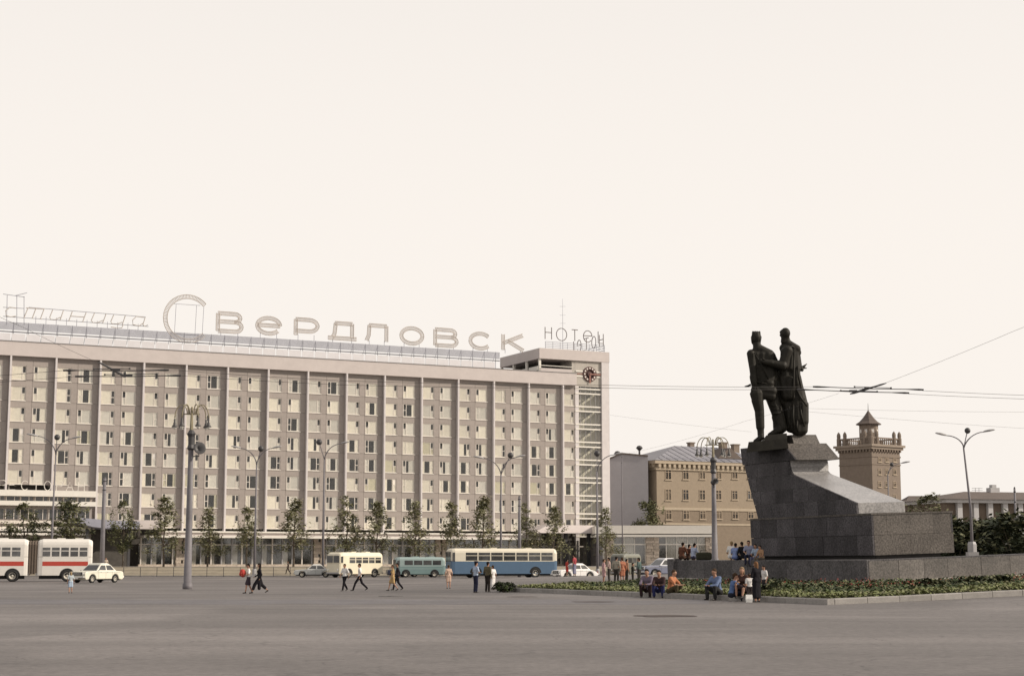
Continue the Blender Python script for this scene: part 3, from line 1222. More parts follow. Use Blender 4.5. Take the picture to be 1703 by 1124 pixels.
# right-hand entrance canopy
rt0, rt1 = HP(884, 886, -6)[0], HP(998, 886, -6)[0]
rz0, rz1 = HP(960, 886.5, -6)[1], HP(960, 873, -6)[1]
b = MB()
v0 = [Vector((rt0, -6.6, rz0)), Vector((rt1, -6.6, rz0)), Vector((rt1, -1.0, rz0)), Vector((rt0, -1.0, rz0))]
xa = HP(912, 873, -6)[0]
v1 = [Vector((xa, -6.0, rz1)), Vector((rt1, -6.0, rz1)), Vector((rt1, -1.0, rz1)), Vector((xa, -1.0, rz1))]
b.loft([v0, v1])
fixnormals(b.build('side_canopy', 'cornice', hotel).data)
for px in (941, 979):
    x = HP(px, 900, -5.5)[0]
    b = MB()
    b.box(x - 0.25, x + 0.25, -5.7, -5.3, TZ, rz0 - 0.005)
    b.build('canopy_post', 'dark_metal', hotel)

# ================================================================== other buildings
def window_unit(parent, x, y, z, w_, h_, fmt='frame_paint', bars=True):
    """window set in a wall whose outer face is y: frame > pane"""
    m_ = MB()
    t_ = 0.11
    m_.box(x - w_ / 2, x - w_ / 2 + t_, y - 0.03, y + 0.1, z, z + h_)
    m_.box(x + w_ / 2 - t_, x + w_ / 2, y - 0.03, y + 0.1, z, z + h_)
    m_.box(x - w_ / 2 + t_, x + w_ / 2 - t_, y - 0.03, y + 0.1, z, z + t_)
    m_.box(x - w_ / 2 + t_, x + w_ / 2 - t_, y - 0.03, y + 0.1, z + h_ - t_, z + h_)
    if bars:
        m_.box(x - 0.06, x + 0.06, y - 0.02, y + 0.09, z + t_, z + h_ - t_)
        m_.box(x - w_ / 2 + t_, x - 0.06, y - 0.015, y + 0.085, z + h_ * 0.66, z + h_ * 0.66 + 0.1)
        m_.box(x + 0.06, x + w_ / 2 - t_, y - 0.015, y + 0.085, z + h_ * 0.66, z + h_ * 0.66 + 0.1)
    o = m_.build('window', fmt, parent)
    m_ = MB()
    m_.box(x - w_ / 2 + 0.05, x + w_ / 2 - 0.05, y + 0.04, y + 0.05, z + 0.05, z + h_ - 0.05)
    m_.build('pane', 'vehicle_glass', o)
    m_ = MB()
    m_.box(x - w_ / 2 - 0.12, x + w_ / 2 + 0.12, y - 0.12, y - 0.001, z - 0.12, z)
    m_.build('sill', 'tan_trim', o)
    return o


# tan four storey block behind the monument
p0 = at(1092, 800, 280)
ta = R(28)
tan = thing('apartment_block', 'tan brick apartment block with toothed cornice and grey iron hipped roof', 'building', (p0.x, p0.y, 0), ta)
LX, LY = 26.0, 16.0
zE = at(1092, 770.5, 280).z
zM = at(1092, 846, 280).z
zL = at(1092, 873, 280).z
b = MB()
b.box(0, LX, 0, LY, zM, zE)
b.build('wall', 'tan_brick', tan)
b = MB()
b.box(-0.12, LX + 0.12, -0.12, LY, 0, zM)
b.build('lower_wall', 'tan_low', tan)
for z0, z1, pr in ((zE - 1.05, zE - 0.65, 0.22), (zE, zE + 0.55, 0.6), (zM - 0.15, zM + 0.3, 0.25), (zL + 0.1, zL + 0.4, 0.2)):
    b = MB()
    b.box(-pr, LX + pr, -pr, LY, z0, z1)
    b.build('cornice', 'tan_trim', tan)
dm = MB().box(-0.25, 0.25, -0.5, 0.0, zE - 0.62, zE - 0.01).mesh('dentil', 'tan_trim')
for k in range(26):
    link('dentil', dm, tan, (0.4 + k * 1.0, 0.0, 0))
for k in range(15):
    link('dentil', dm, tan, (0.0, 0.6 + k * 1.0, 0), (0, 0, R(-90)))
ov = 0.7
zr = zE + 0.55
zt = at(1150, 739, 288).z
b = MB()
A = [(-ov, -ov, zr), (LX + ov, -ov, zr), (LX + ov, LY + ov, zr), (-ov, LY + ov, zr)]
r0, r1 = (LY / 2 + 1.0, LY / 2, zt), (LX - LY / 2, LY / 2, zt)
b.add(A + [r0, r1], [(0, 1, 5, 4), (1, 2, 5), (2, 3, 4, 5), (3, 0, 4), (3, 2, 1, 0)])
rf = fixnormals(b.build('roof', 'roof_iron', tan).data)
for k in range(17):          # standing seams on the iron sheets
    x = -ov + 1.5 + k * 1.6
    f0 = 1.0
    if x < r0[0]:
        f0 = max(0.05, (x + ov) / (r0[0] + ov))
    if x > r1[0]:
        f0 = max(0.05, (LX + ov - x) / (LX + ov - r1[0]))
    b = MB()
    e0 = Vector((x, -ov, zr + 0.03))
    e1 = Vector((x, -ov + (LY / 2 + ov) * f0, zr + 0.03 + (zt - zr) * f0))
    b.tube([e0, e1], 0.05, 4)
    b.build('roof_seam', 'roof_iron', tan)
b = MB()
b.tube([(-ov + 1, -ov + 0.5, zr + 0.5), (LX, -ov + 0.5, zr + 0.5)], 0.04, 4)
b.build('roof_rail', 'sign_rail', tan)
for (x, y, w_, h_) in ((LX * 0.72, 7.0, 1.3, 2.0), (LX * 0.52, 9.5, 0.9, 1.9), (LX * 0.85, 8.0, 1.2, 1.5)):
    b = MB()
    b.box(x - w_ / 2, x + w_ / 2, y - 0.5, y + 0.5, zt - 1.6, zt + h_ * 0.35)
    b.box(x - w_ / 2 - 0.12, x + w_ / 2 + 0.12, y - 0.62, y + 0.62, zt + h_ * 0.35 + 0.003, zt + h_ * 0.35 + 0.2)
    b.build('chimney', 'tower_brick', tan)
b = MB()
xd = LX * 0.62
b.loft([[(xd - 2.6, 1.2, zr + 0.8), (xd + 2.6, 1.2, zr + 0.8), (xd + 2.6, 6.8, zr + 0.8), (xd - 2.6, 6.8, zr + 0.8)], [(xd - 0.1, 1.25, zr + 2.7), (xd + 0.1, 1.25, zr + 2.7), (xd + 0.1, 6.8, zr + 2.7), (xd - 0.1, 6.8, zr + 2.7)]])
b.build('dormer', 'brown_roof', tan)


def loc_at(px, py, o, rz, dy=0.0):
    """sight line met with the local plane y = dy of a thing at o turned by rz: local (x, z)"""
    hd, hn = Vector((math.cos(rz), math.sin(rz), 0)), Vector((-math.sin(rz), math.cos(rz), 0))
    d = ray(px, py)
    k = (o + hn * dy - EYE).dot(hn) / d.dot(hn)
    p = EYE + d * k
    return (p - o).dot(hd), p.z


o_ = Vector((p0.x, p0.y, 0))
for px in (1111.5, 1140.5, 1168, 1195, 1222, 1248):
    for pz, hp, hb in ((797.5, 779, 0), (832, 813, 0), (864, 848, 0)):
        x, z0 = loc_at(px, pz + (px - 1111) * -0.012, o_, ta)
        _, z1 = loc_at(px, hp + (px - 1111) * 0.02, o_, ta)
        window_unit(tan, x, -0.04 if z0 > zM else -0.16, z0, 1.25, z1 - z0, 'brown_frame')
wl = thing('gable_wall_building', 'plain grey rendered end wall between the hotel and the tan brick block', 'building', (at(1008, 800, 279).x, 279, 0), 0)
xw = at(1078, 800, 279).x - at(1008, 800, 279).x
g0, g1, g2 = at(1008, 766, 279).z, at(1034, 755, 279).z, at(1076, 759, 279).z
b = MB()
b.prism([(0, 0), (xw, 0), (xw, g2), (xw * 0.37, g1), (0, g0)], lambda a, z: Vector((a, 0, z)), lambda a, z: Vector((a, 12, z)))
fixnormals(b.build('wall', 'grey_render', wl).data)
b = MB()
for (xa, za, xb, zb2) in ((-0.2, g0 - 0.05, xw * 0.37, g1 + 0.02), (xw * 0.37, g1 + 0.02, xw, g2 + 0.02)):
    b.loft([[(xa, -0.2, za), (xa, 12, za), (xa, 12, za + 0.22), (xa, -0.2, za + 0.22)], [(xb, -0.2, zb2), (xb, 12, zb2), (xb, 12, zb2 + 0.22), (xb, -0.2, zb2 + 0.22)]])
b.build('roof_edge', 'brown_roof', wl)
for px, zz in ((1027, 751), (1063.5, 742)):
    x = at(px, 760, 281).x - wl.location.x
    z1 = at(px, zz, 281).z
    b = MB()
    b.tube([(x, 2, g1 - 1.2), (x, 2, z1 - 0.5)], 0.16, 8)
    b.lathe([(0.2, -0.4), (0.6, 0.0), (0.35, 0.35), (0.0, 0.45)], (x, 2, z1 - 0.3), 10)
    b.build('roof_vent', 'dark_metal', wl)

# long low shop pavilion
SPY = 256.0
sx0 = at(1000, 900, SPY).x
sx1 = at(1187, 900, SPY).x
sh = thing('shop_pavilion', 'long low shop pavilion with white fascia and rough stone piers beside the hotel', 'building', (sx0, SPY, 0), 0)
W_ = sx1 - sx0
za, zb2, zc2 = at(1090, 873.5, SPY).z, at(1090, 887, SPY).z, at(1090, 891.5, SPY).z
b = MB()
b.box(0, W_, 1.2, 14, TZ, za - 0.3)
b.build('wall', 'grey_render', sh)
b = MB()
b.box(-1.0, W_, -0.5, 14, zb2, za)
b.build('fascia', 'white_paint', sh)
b = MB()
b.box(-1.0, W_ + 0.1, -0.75, -0.3, zc2 - 0.1, zc2 + 0.25)
b.build('ledge', 'white_paint', sh)
pxs = [(1013, 1.3), (1085, 2.0), (1180, 1.2)]
for px, w_ in pxs:
    x = at(px, 900, SPY).x - sx0
    rr = random.Random(px)
    for j in range(11):
        z = TZ + j * 0.44
        if z > zc2 - 0.4:
            break
        off = rr.uniform(-0.3, 0.3) * w_ * 0.5
        for xa, xb in ((x - w_ / 2 + rr.uniform(-.06, .06), x + off - 0.02), (x + off + 0.02, x + w_ / 2 + rr.uniform(-.06, .06))):
            b = MB()
            b.box(xa, xb, -0.35 - rr.uniform(0, 0.12), 0.6, z + 0.012, z + 0.43)
            b.build('stone', 'rough_stone', sh)
x = at(1003, 900, SPY).x - sx0
xe = at(1176, 900, SPY).x - sx0
b = MB()
b.box(x, xe, 0.24, 0.255, TZ + 0.4, zc2 - 0.1)
b.build('glazing', 'shop_glass', sh)
b = MB()
b.box(x, xe, -0.05, 0.5, TZ, TZ + 0.4)
b.build('plinth', 'rough_stone', sh)
k = 0
xx = x
while xx < xe:
    b = MB()
    b.box(xx - 0.06, xx + 0.06, 0.12, 0.23, TZ + 0.4, zc2 - 0.1)
    b.build('mullion', 'white_paint', sh)
    if k % 2 == 0 or xx > xe * 0.55:
        b = MB()
        n = 8
        v = []
        for i in range(n + 1):
            v += [(xx + 1.5 * i / n, 0.5 + (0.07 if i % 2 else 0), TZ + 0.4), (xx + 1.5 * i / n, 0.5 + (0.07 if i % 2 else 0), zc2 - 0.2)]
        b.add(v, [(2 * i, 2 * i + 2, 2 * i + 3, 2 * i + 1) for i in range(n)])
        b.build('curtain', 'curtain_grey', sh)
    xx += 1.62
    k += 1
zt_ = at(1090, 905, SPY).z
b = MB()
b.box(x, xe, 0.10, 0.235, zt_ - 0.08, zt_ + 0.1)
b.build('transom', 'white_paint', sh)

# tower with lantern
TY = 320.0
tp = at(1451, 800, TY)
tra = R(-37)      # its right-hand face runs away to the right
tw = thing('corner_tower', 'square brown brick tower with balustrade and pointed lantern roof behind the monument', 'tower', (tp.x, tp.y, 0), R(37))
Wt = 8.3
zc = at(1451, 741, TY).z
b = MB()
b.box(0, Wt, 0, Wt, 0, zc - 0.6)
b.build('shaft', 'tower_brick', tw)
for z0, z1, pr in ((zc - 0.6, zc - 0.1, 0.5), (zc - 0.1, zc + 0.35, 0.8), (zc - 2.1, zc - 1.8, 0.12), (zc - 3.6, zc - 3.35, 0.10)):
    b = MB()
    b.box(-pr, Wt + pr, -pr, Wt + pr, z0, z1)
    b.build('cornice', 'tower_trim' if pr > 0.3 else 'tower_brick', tw)
dm2 = MB().box(-0.15, 0.15, -0.42, 0.0, zc - 1.05, zc - 0.61).mesh('bracket', 'tower_brick')
for k in range(11):
    link('bracket', dm2, tw, (0.2 + k * 0.79, 0, 0))
    link('bracket', dm2, tw, (0, 0.2 + k * 0.79, 0), (0, 0, R(-90)))
zb_ = zc + 0.35
for (xa, ya, xb, yb) in ((0, 0, Wt, 0), (0, 0, 0, Wt), (Wt, 0, Wt, Wt), (0, Wt, Wt, Wt)):
    b = MB()
    b.box(min(xa, xb) - 0.15, max(xa, xb) + 0.15, min(ya, yb) - 0.15, max(ya, yb) + 0.15, zb_ + 1.15, zb_ + 1.4)
    b.build('balustrade_rail', 'tower_brick', tw)
    for k in range(1, 15):
        f = k / 15.0
        if abs(f - 0.5) < 0.02:
            continue
        b = MB()
        b.lathe([(0.09, 0), (0.16, 0.4), (0.08, 0.8), (0.12, 1.15)], (xa + (xb - xa) * f, ya + (yb - ya) * f, zb_), 6)
        b.build('baluster', 'tower_brick', tw)
urn = MB().lathe([(0.42, 0), (0.42, 1.4), (0.34, 1.5), (0.38, 2.0), (0.30, 2.4), (0.12, 2.65), (0.0, 2.8)], n=8).mesh('urn', 'tower_brick')
for (x, y) in ((0, 0), (Wt, 0), (0, Wt), (Wt, Wt), (1.6, 0), (Wt - 1.6, 0), (0, 1.6), (0, Wt - 1.6)):
    link('urn', urn, tw, (x, y, zb_))
zl0, zl1, zl2 = at(1451, 733, TY).z, at(1451, 704, TY + 4).z, at(1451, 680, TY + 4).z
cx = Wt / 2
b = MB()
b.lathe([(2.0, zb_), (2.0, zl0 + 0.6), (1.85, zl0 + 0.7), (1.85, zl1 - 0.2)], (cx, cx, 0), 8)
b.build('lantern', 'tower_brick', tw)
for k in range(8):
    a = k * math.pi / 4 + math.pi / 8
    M_ = Matrix.Translation((cx, cx, 0)) @ Matrix.Rotation(a, 4, 'Z')
    b = MB()
    b.box(1.70, 1.76, -0.26, 0.26, zl1 - 1.75, zl1 - 1.1, M_)
    b.build('lantern_opening', 'curtain_grey', tw)
b = MB()
b.lathe([(2.45, zl1 - 0.15), (2.5, zl1), (1.75, zl1 + (zl2 - zl1) * 0.18), (1.05, zl1 + (zl2 - zl1) * 0.45), (0.45, zl1 + (zl2 - zl1) * 0.75), (0.0, zl2)], (cx, cx, 0), 8)
b.build('lantern_roof', 'brown_roof', tw)
b = MB()
b.tube([(cx, cx, zl2 - 0.2), (cx, cx, zl2 + 1.3)], [0.08, 0.03], 5)
b.build('spire', 'dark_metal', tw)
for px in (1463, 1475, 1488, 1500):
    for z0p, z1p in ((768, 760), (789, 779), (810, 800), (833, 822)):
        x, z0 = loc_at(px, z0p, Vector((tp.x, tp.y, 0)), R(37))
        z1 = loc_at(px, z1p, Vector((tp.x, tp.y, 0)), R(37))[1]
        if 0.5 < x < Wt - 0.5:
            window_unit(tw, x, -0.04, z0, 0.95, z1 - z0, 'brown_frame')

# colonnaded building far right and brown block beside the tower
cb = at(1576, 850, 235)
cra = R(16)
cl = thing('colonnade_building', 'low brown building with tall white pilasters and sagging brown roof at the right', 'building', (cb.x, cb.y, 0), cra)
cO = Vector((cb.x, cb.y, 0))
ze = loc_at(1630, 836, cO, cra)[1]
b = MB()
b.box(0, 34, 0.6, 14, 0, ze)
b.build('wall', 'brown_wall', cl)
b = MB()
b.box(-0.4, 34.4, -0.4, 14, ze, ze + 0.5)
b.build('eave', 'column_white', cl)
zr_ = loc_at(1660, 818, cO, cra, 7)[1]
b = MB()
A = [(-0.8, -0.8, ze + 0.5), (35, -0.8, ze + 0.5), (35, 14.8, ze + 0.5), (-0.8, 14.8, ze + 0.5)]
b.add(A + [(7, 7, zr_), (30, 7, zr_)], [(0, 1, 5, 4), (1, 2, 5), (2, 3, 4, 5), (3, 0, 4), (3, 2, 1, 0)])
fixnormals(b.build('roof', 'brown_roof', cl).data)
for px in (1597, 1624, 1648, 1673, 1698):
    x = loc_at(px, 850, cO, cra)[0]
    b = MB()
    b.box(x - 0.38, x + 0.38, 0.0, 0.59, 0, ze - 0.003)
    b.build('pilaster', 'column_white', cl)
    for z in (1.2, 4.8):
        b = MB()
        b.box(x + 0.75, x + 1.5, 0.52, 0.59, z, z + 2.6)
        b.build('window', 'vehicle_glass', cl)
x, z1 = loc_at(1651, 806, cO, cra, 7)
b = MB()
b.box(x - 0.75, x + 0.75, 6.4, 7.6, zr_ - 1.2, z1 - 0.45)
b.box(x - 0.35, x + 0.35, 6.6, 7.4, z1 - 0.447, z1)
b.build('chimney', 'column_white', cl)
x, z1 = loc_at(1625, 811, cO, cra, 7)
for dx_, dz_ in ((-0.3, 0), (0.3, 0)):
    b = MB()
    b.tube([(x + dx_, 7, zr_ - 0.6), (x + dx_, 7, z1)], 0.03, 4)
    b.build('antenna_post', 'dark_metal', cl)
for dz_ in (-0.05, -0.35, -0.6):
    b = MB()
    b.tube([(x - 0.9, 7, z1 + dz_), (x + 0.9, 7, z1 + dz_)], 0.022, 4)
    b.build('antenna_bar', 'dark_metal', cl)
bb = at(1509, 850, 300)
bk = thing('brown_row_building', 'low brown roofed row between the tower and the pilastered building', 'building', (bb.x, 300, 0), 0)
x1 = at(1600, 850, 300).x - bb.x
zE2, zR2 = at(1550, 837, 300).z, at(1530, 824, 304).z
b = MB()
b.box(0, x1, 0, 10, 0, zE2)
b.build('wall', 'brown_wall', bk)
b = MB()
b.add([(-0.5, -0.6, zE2 + 0.003), (x1, -0.6, zE2 + 0.003), (x1, 10, zE2 + 0.003), (-0.5, 10, zE2 + 0.003), (1.5, 5, zR2), (x1 * 0.6, 5, zR2)], [(0, 1, 5, 4), (1, 2, 5), (2, 3, 4, 5), (3, 0, 4), (3, 2, 1, 0)])
fixnormals(b.build('roof', 'brown_roof', bk).data)
for k in range(6):
    b = MB()
    b.box(1.2 + k * 1.6, 2.0 + k * 1.6, -0.04, -0.003, zE2 - 2.4, zE2 - 0.7)
    b.build('window', 'vehicle_glass', bk)

# ================================================================== monument
MRZ = math.atan2(MV.y, MV.x)
mon = thing('monument_pedestal', 'massive dark granite wedge pedestal with a projecting block under the bronze figures', 'pedestal', (MC.x, MC.y, 0), MRZ)
mon.rotation_euler = (0, -TILT, MRZ)
Z0, Z1 = 2.0, 4.13
BX, BY = 5.0, 11.75
g = 0.02


def face_left(x):
    return lambda a, z, d: Vector((x + 0.10 * (1 - d), a, z))


b = MB()
b.box(0.10, BX - 0.1, 0.10, BY - 0.1, Z0 - 0.0, Z1 - 0.09)
b.build('core', 'mortar', mon)
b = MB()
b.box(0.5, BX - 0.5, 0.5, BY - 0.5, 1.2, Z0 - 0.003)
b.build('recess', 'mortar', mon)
sq = lambda x0, x1, z0, z1: [(x0, z0), (x1, z0), (x1, z1), (x0, z1)]
slabs('granite_slab', sq(0, BY, Z0, Z1 - 0.10), face_left(0.0), [Z0, 3.02, Z1], 1.55, g, 'granite_shaded', mon, 3)
slabs('granite_slab', sq(0.11, BX, Z0, Z1 - 0.10), lambda a, z, d: Vector((a, 0.10 * (1 - d), z)), [Z0, 3.02, Z1], 2.45, g * 0.6, 'granite_front_lit', mon, 4)
slabs('granite_slab', sq(0, BY, Z0, Z1 - 0.10), lambda a, z, d: Vector((BX - 0.10 * (1 - d), a, z)), [Z0, 3.02, Z1], 1.9, g, 'granite_shaded', mon, 5)
b = MB()
b.box(-0.03, BX + 0.03, -0.03, BY + 0.03, Z1 - 0.095, Z1)
b.build('top_slab', 'granite_front_lit', mon)
XL, XR = 0.35, 3.35
YF, ZF = 1.73, 4.69
YT, ZT = 7.75, 6.48
ZS0, ZS1 = 7.22, 8.2
prof = [(YF, Z1 + 0.003), (YF, ZF), (7.3, 6.35), (7.62, 6.46), (7.80, 6.62), (7.92, 6.9), (7.97, ZS0), (12.75, ZS0), (12.35, 6.2), (11.5, Z1 + 0.003)]
core = [(y + (0.0 if i not in () else 0), z) for i, (y, z) in enumerate(prof)]


def wedge_x(y):
    return XR - 0.09 * max(0, y - YF) * (1.0 if y < 7.9 else 0.8)


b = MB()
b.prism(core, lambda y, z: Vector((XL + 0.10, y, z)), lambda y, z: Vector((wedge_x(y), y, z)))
fixnormals(b.build('wedge', 'granite_slope_lit', mon).data)
left_poly = [(YF + 0.004, Z1 + 0.006)] + [(y + 0.004, z - 0.004) for y, z in prof[1:7]] + [(12.72, ZS0 - 0.004), (12.33, 6.2), (11.48, Z1 + 0.006)]
slabs('granite_slab', left_poly, face_left(XL), [Z1, 4.9, 5.65, 6.45, ZS0], 1.7, g, 'granite_shaded', mon, 6)
# projecting head block: slanting front face, overhanging the slope
hp = [(7.2, ZS0 + 0.004), (8.46, ZS1), (13.0, ZS1), (12.85, ZS0 + 0.004)]
b = MB()
b.prism(hp, lambda y, z: Vector((XL + 0.06, y, z)), lambda y, z: Vector((3.2, y, z)))
fixnormals(b.build('head_block', 'granite_front_lit', mon).data)
slabs('granite_slab', hp, lambda a, z, d: Vector((XL - 0.04 + 0.1 * (1 - d), a, z)), [ZS0, ZS1 + 0.1], 2.8, g, 'granite_shaded', mon, 7)
b = MB()
b.prism([(8.75, ZS1 + 0.003), (8.95, 8.72), (11.4, 8.72), (11.6, ZS1 + 0.003)], lambda y, z: Vector((1.25, y, z)), lambda y, z: Vector((2.95 + (8.3 - z) * 0.2, y, z)))
fixnormals(b.build('figure_plinth', 'granite_front_lit', mon).data)

# platform round the pedestal with its parapet of slabs
plat = thing('monument_platform', 'low granite platform wall of upright slabs round the monument above the flower bed', 'platform', (MC.x, MC.y, 0), MRZ)
plat.rotation_euler = (0, -TILT, MRZ)
PX0, PY0, PX1, PY1 = -2.66, -3.2, 20.0, 15.9
PZ0, PZ1 = 0.86, 1.86
b = MB()
b.box(PX0 + 0.1, PX1, PY0 + 0.1, PY1, 0.0, PZ1 - 0.52)
b.build('platform_core', 'granite_core', plat)
b = MB()
b.box(PX0 + 0.86, PX1, PY0 + 0.86, PY1, PZ1 - 0.515, PZ1 - 0.45)
b.build('platform_top', 'terrace_paving', plat)
for (x0_, x1_, y0_, y1_) in ((PX0 + 0.01, PX0 + 0.85, PY0 + 0.01, PY1), (PX0 + 0.855, PX1, PY0 + 0.01, PY0 + 0.85)):
    b = MB()
    b.box(x0_ + 0.09, x1_ - 0.002, y0_ + 0.09, y1_ - 0.002, PZ1 - 0.518, PZ1 - 0.066)
    b.build('parapet_core', 'granite_core', plat)
    b = MB()
    b.box(x0_, x1_, y0_, y1_, PZ1 - 0.065, PZ1)
    b.build('coping', 'granite', plat)
slabs('granite_slab', sq(PY0, PY1, PZ0, PZ1 - 0.07), lambda a, z, d: Vector((PX0 + 0.09 * (1 - d), a, z)), [PZ0 - 0.01, PZ1], 1.9, g, 'granite', plat, 8)
slabs('granite_slab', sq(PX0 + 0.1, PX1, PZ0, PZ1 - 0.07), lambda a, z, d: Vector((a, PY0 + 0.09 * (1 - d), z)), [PZ0 - 0.01, PZ1], 1.75, g, 'granite_wall_lit', plat, 9)
for (x0, x1, y0, y1) in ((PX0 - 0.14, PX0 + 0.08, PY0 - 0.14, PY1), (PX0 + 0.085, PX1, PY0 - 0.14, PY0 + 0.08)):
    b = MB()
    b.box(x0, x1, y0, y1, PZ0 - 0.09, PZ0 - 0.004)
    b.build('ledge', 'ledge_stone', plat)
b = MB()
b.box(PX0 + 0.02, PX1, PY0 + 0.02, PY0 + 0.099, 0.0, PZ0 - 0.095)
b.build('base_course', 'granite_wall_lit', plat)
b = MB()
b.box(PX0 - 0.18, PX0 + 0.38, PY1 + 0.003, PY1 + 0.75, 0.0, PZ1 + 0.10)
b.build('end_pillar', 'granite', plat)

# flower bed: kerb stones, mounded earth, planting
KX0, KY0, KY1, KX1 = -13.5, -16.0, 15.6, 32.0


def ML(x, y):
    return MC + MV * x + MU * y


def bed_z(x, y):
    p = ML(x, y)
    d = min(x - KX0, y - KY0, (KY1 - y) * 1.2)
    return gz(p.x, p.y) + 0.16 + 0.05 * sstep(0, 9.0, d) + 0.04 * noise.noise(Vector((x * 0.5, y * 0.5, 0)))


bxs = rng(KX0 + 0.3, KX1, 46)
bys = rng(KY0 + 0.3, KY1, 34)
b = MB()
n = len(bxs)
v = []
for y in bys:
    for x in bxs:
        p = ML(x, y)
        v.append((p.x, p.y, bed_z(x, y)))
f = []
for j in range(len(bys) - 1):
    for i in range(n - 1):
        if bxs[i] > PX0 + 1.5 and bys[j] > PY0 + 1.5:
            continue
        f.append((j * n + i, j * n + i + 1, (j + 1) * n + i + 1, (j + 1) * n + i))
b.add(v, f)
structure(b.build('flower_bed_soil', 'soil', None, True))
kb = thing('bed_kerb', 'pale stone kerb edging the flower bed of the monument', 'kerb', (MC.x, MC.y, 0), MRZ)
rr = random.Random(4)


def kerb_run(x0, y0, x1, y1, wdx, wdy):
    L = math.hypot(x1 - x0, y1 - y0)
    k = 0.0
    while k < L - 0.05:
        l_ = min(1.5, L - k)
        f0, f1 = (k + 0.012) / L, (k + l_ - 0.012) / L
        v = []
        for f_ in (f0, f1):
            xa, ya = x0 + (x1 - x0) * f_, y0 + (y1 - y0) * f_
            p = ML(xa, ya)
            z = gz(p.x, p.y)
            h = 0.24
            dz = rr.uniform(-0.008, 0.008)
            v.append([Vector((xa, ya, z - 0.3)), Vector((xa + wdx, ya + wdy, z - 0.3)), Vector((xa + wdx, ya + wdy, z + h + dz)), Vector((xa + wdx * 0.12, ya + wdy * 0.12, z + h + dz)), Vector((xa, ya, z + h - 0.03 + dz))])
        m_ = MB()
        m_.loft(v)
        fixnormals(m_.build('kerb_stone', 'kerb_stone', kb).data)
        k += l_


kerb_run(KX0, KY0, KX0, KY1, 0.32, 0)
kerb_run(KX0 + 0.33, KY0, KX1, KY0, 0, 0.32)
kerb_run(KX0 + 0.33, KY1, PX0 - 0.2, KY1, 0, -0.3)


def planting(name, region, n, h0, h1, size, mats, seed, hlabel=None, leaves=3):
    rr = random.Random(seed)
    m_ = MB()
    cnt = 0
    while cnt < n:
        x = rr.uniform(KX0 + 0.35, KX1 - 0.5)
        y = rr.uniform(KY0 + 0.35, KY1 - 0.4)
        if x > PX0 - 0.25 and y > PY0 - 0.25:
            continue
        d = min(x - KX0, y - KY0, (KY1 - y))
        nz_ = noise.noise(Vector((x * 0.35, y * 0.35, seed)))
        if not region(d, x, y, nz_):
            continue
        # thin out with distance
        cnt += 1
        p = ML(x, y)
        z = bed_z(x, y)
        hh = rr.uniform(h0, h1) * (1 + 0.5 * nz_)
        for q in range(leaves):
            m_.k = rr.randrange(len(mats))
            c_ = Vector((p.x + rr.gauss(0, size * 0.7), p.y + rr.gauss(0, size * 0.7), z + hh * rr.uniform(0.25, 1.0)))
            a, e = rr.uniform(0, 6.28), rr.uniform(-0.7, 0.9)
            u = Vector((math.cos(a), math.sin(a), e)).normalized() * size
            w_ = Vector((-math.sin(a), math.cos(a), rr.uniform(-0.5, 0.5))).normalized() * size * 0.5
            m_.add([c_ - u, c_ + w_, c_ + u, c_ - w_], [(0, 1, 2, 3)])
    return stuff(m_.build(name, mats))


planting('edging_plants', lambda d, x, y, q: d < 1.9 + 0.7 * q, 15000, 0.14, 0.30, 0.09, ['leaf_light', 'leaf_light', 'leaf_a'], 1)
planting('bed_foliage', lambda d, x, y, q: d > 1.7 + 0.7 * q, 26000, 0.10, 0.27, 0.11, ['leaf_bed', 'leaf_b', 'leaf_bed', 'leaf_dark'], 2)
planting('red_flowers', lambda d, x, y, q: (d > 6.3 + 1.6 * q and d < 9.8), 1700, 0.24, 0.36, 0.06, ['petal_red'], 5, leaves=2)


# ================================================================== lamps, poles
def lamp_head(b, p, dirx, s=1.0):
    """long flat street lamp hood, p = where the arm enters, dirx = unit direction"""
    d = Vector(dirx).normalized()
    sd_ = d.cross(Vector((0, 0, 1))).normalized()
    up = sd_.cross(d)
    rings = []
    for f_, w_, h in ((-0.05, 0.10, 0.08), (0.15, 0.17, 0.14), (0.6, 0.22, 0.17), (1.05, 0.17, 0.11), (1.2, 0.05, 0.04)):
        c_ = p + d * f_ * s
        rings.append([c_ + sd_ * w_ * s, c_ + up * h * s, c_ - sd_ * w_ * s, c_ - up * h * 0.45 * s])
    b.loft(rings)


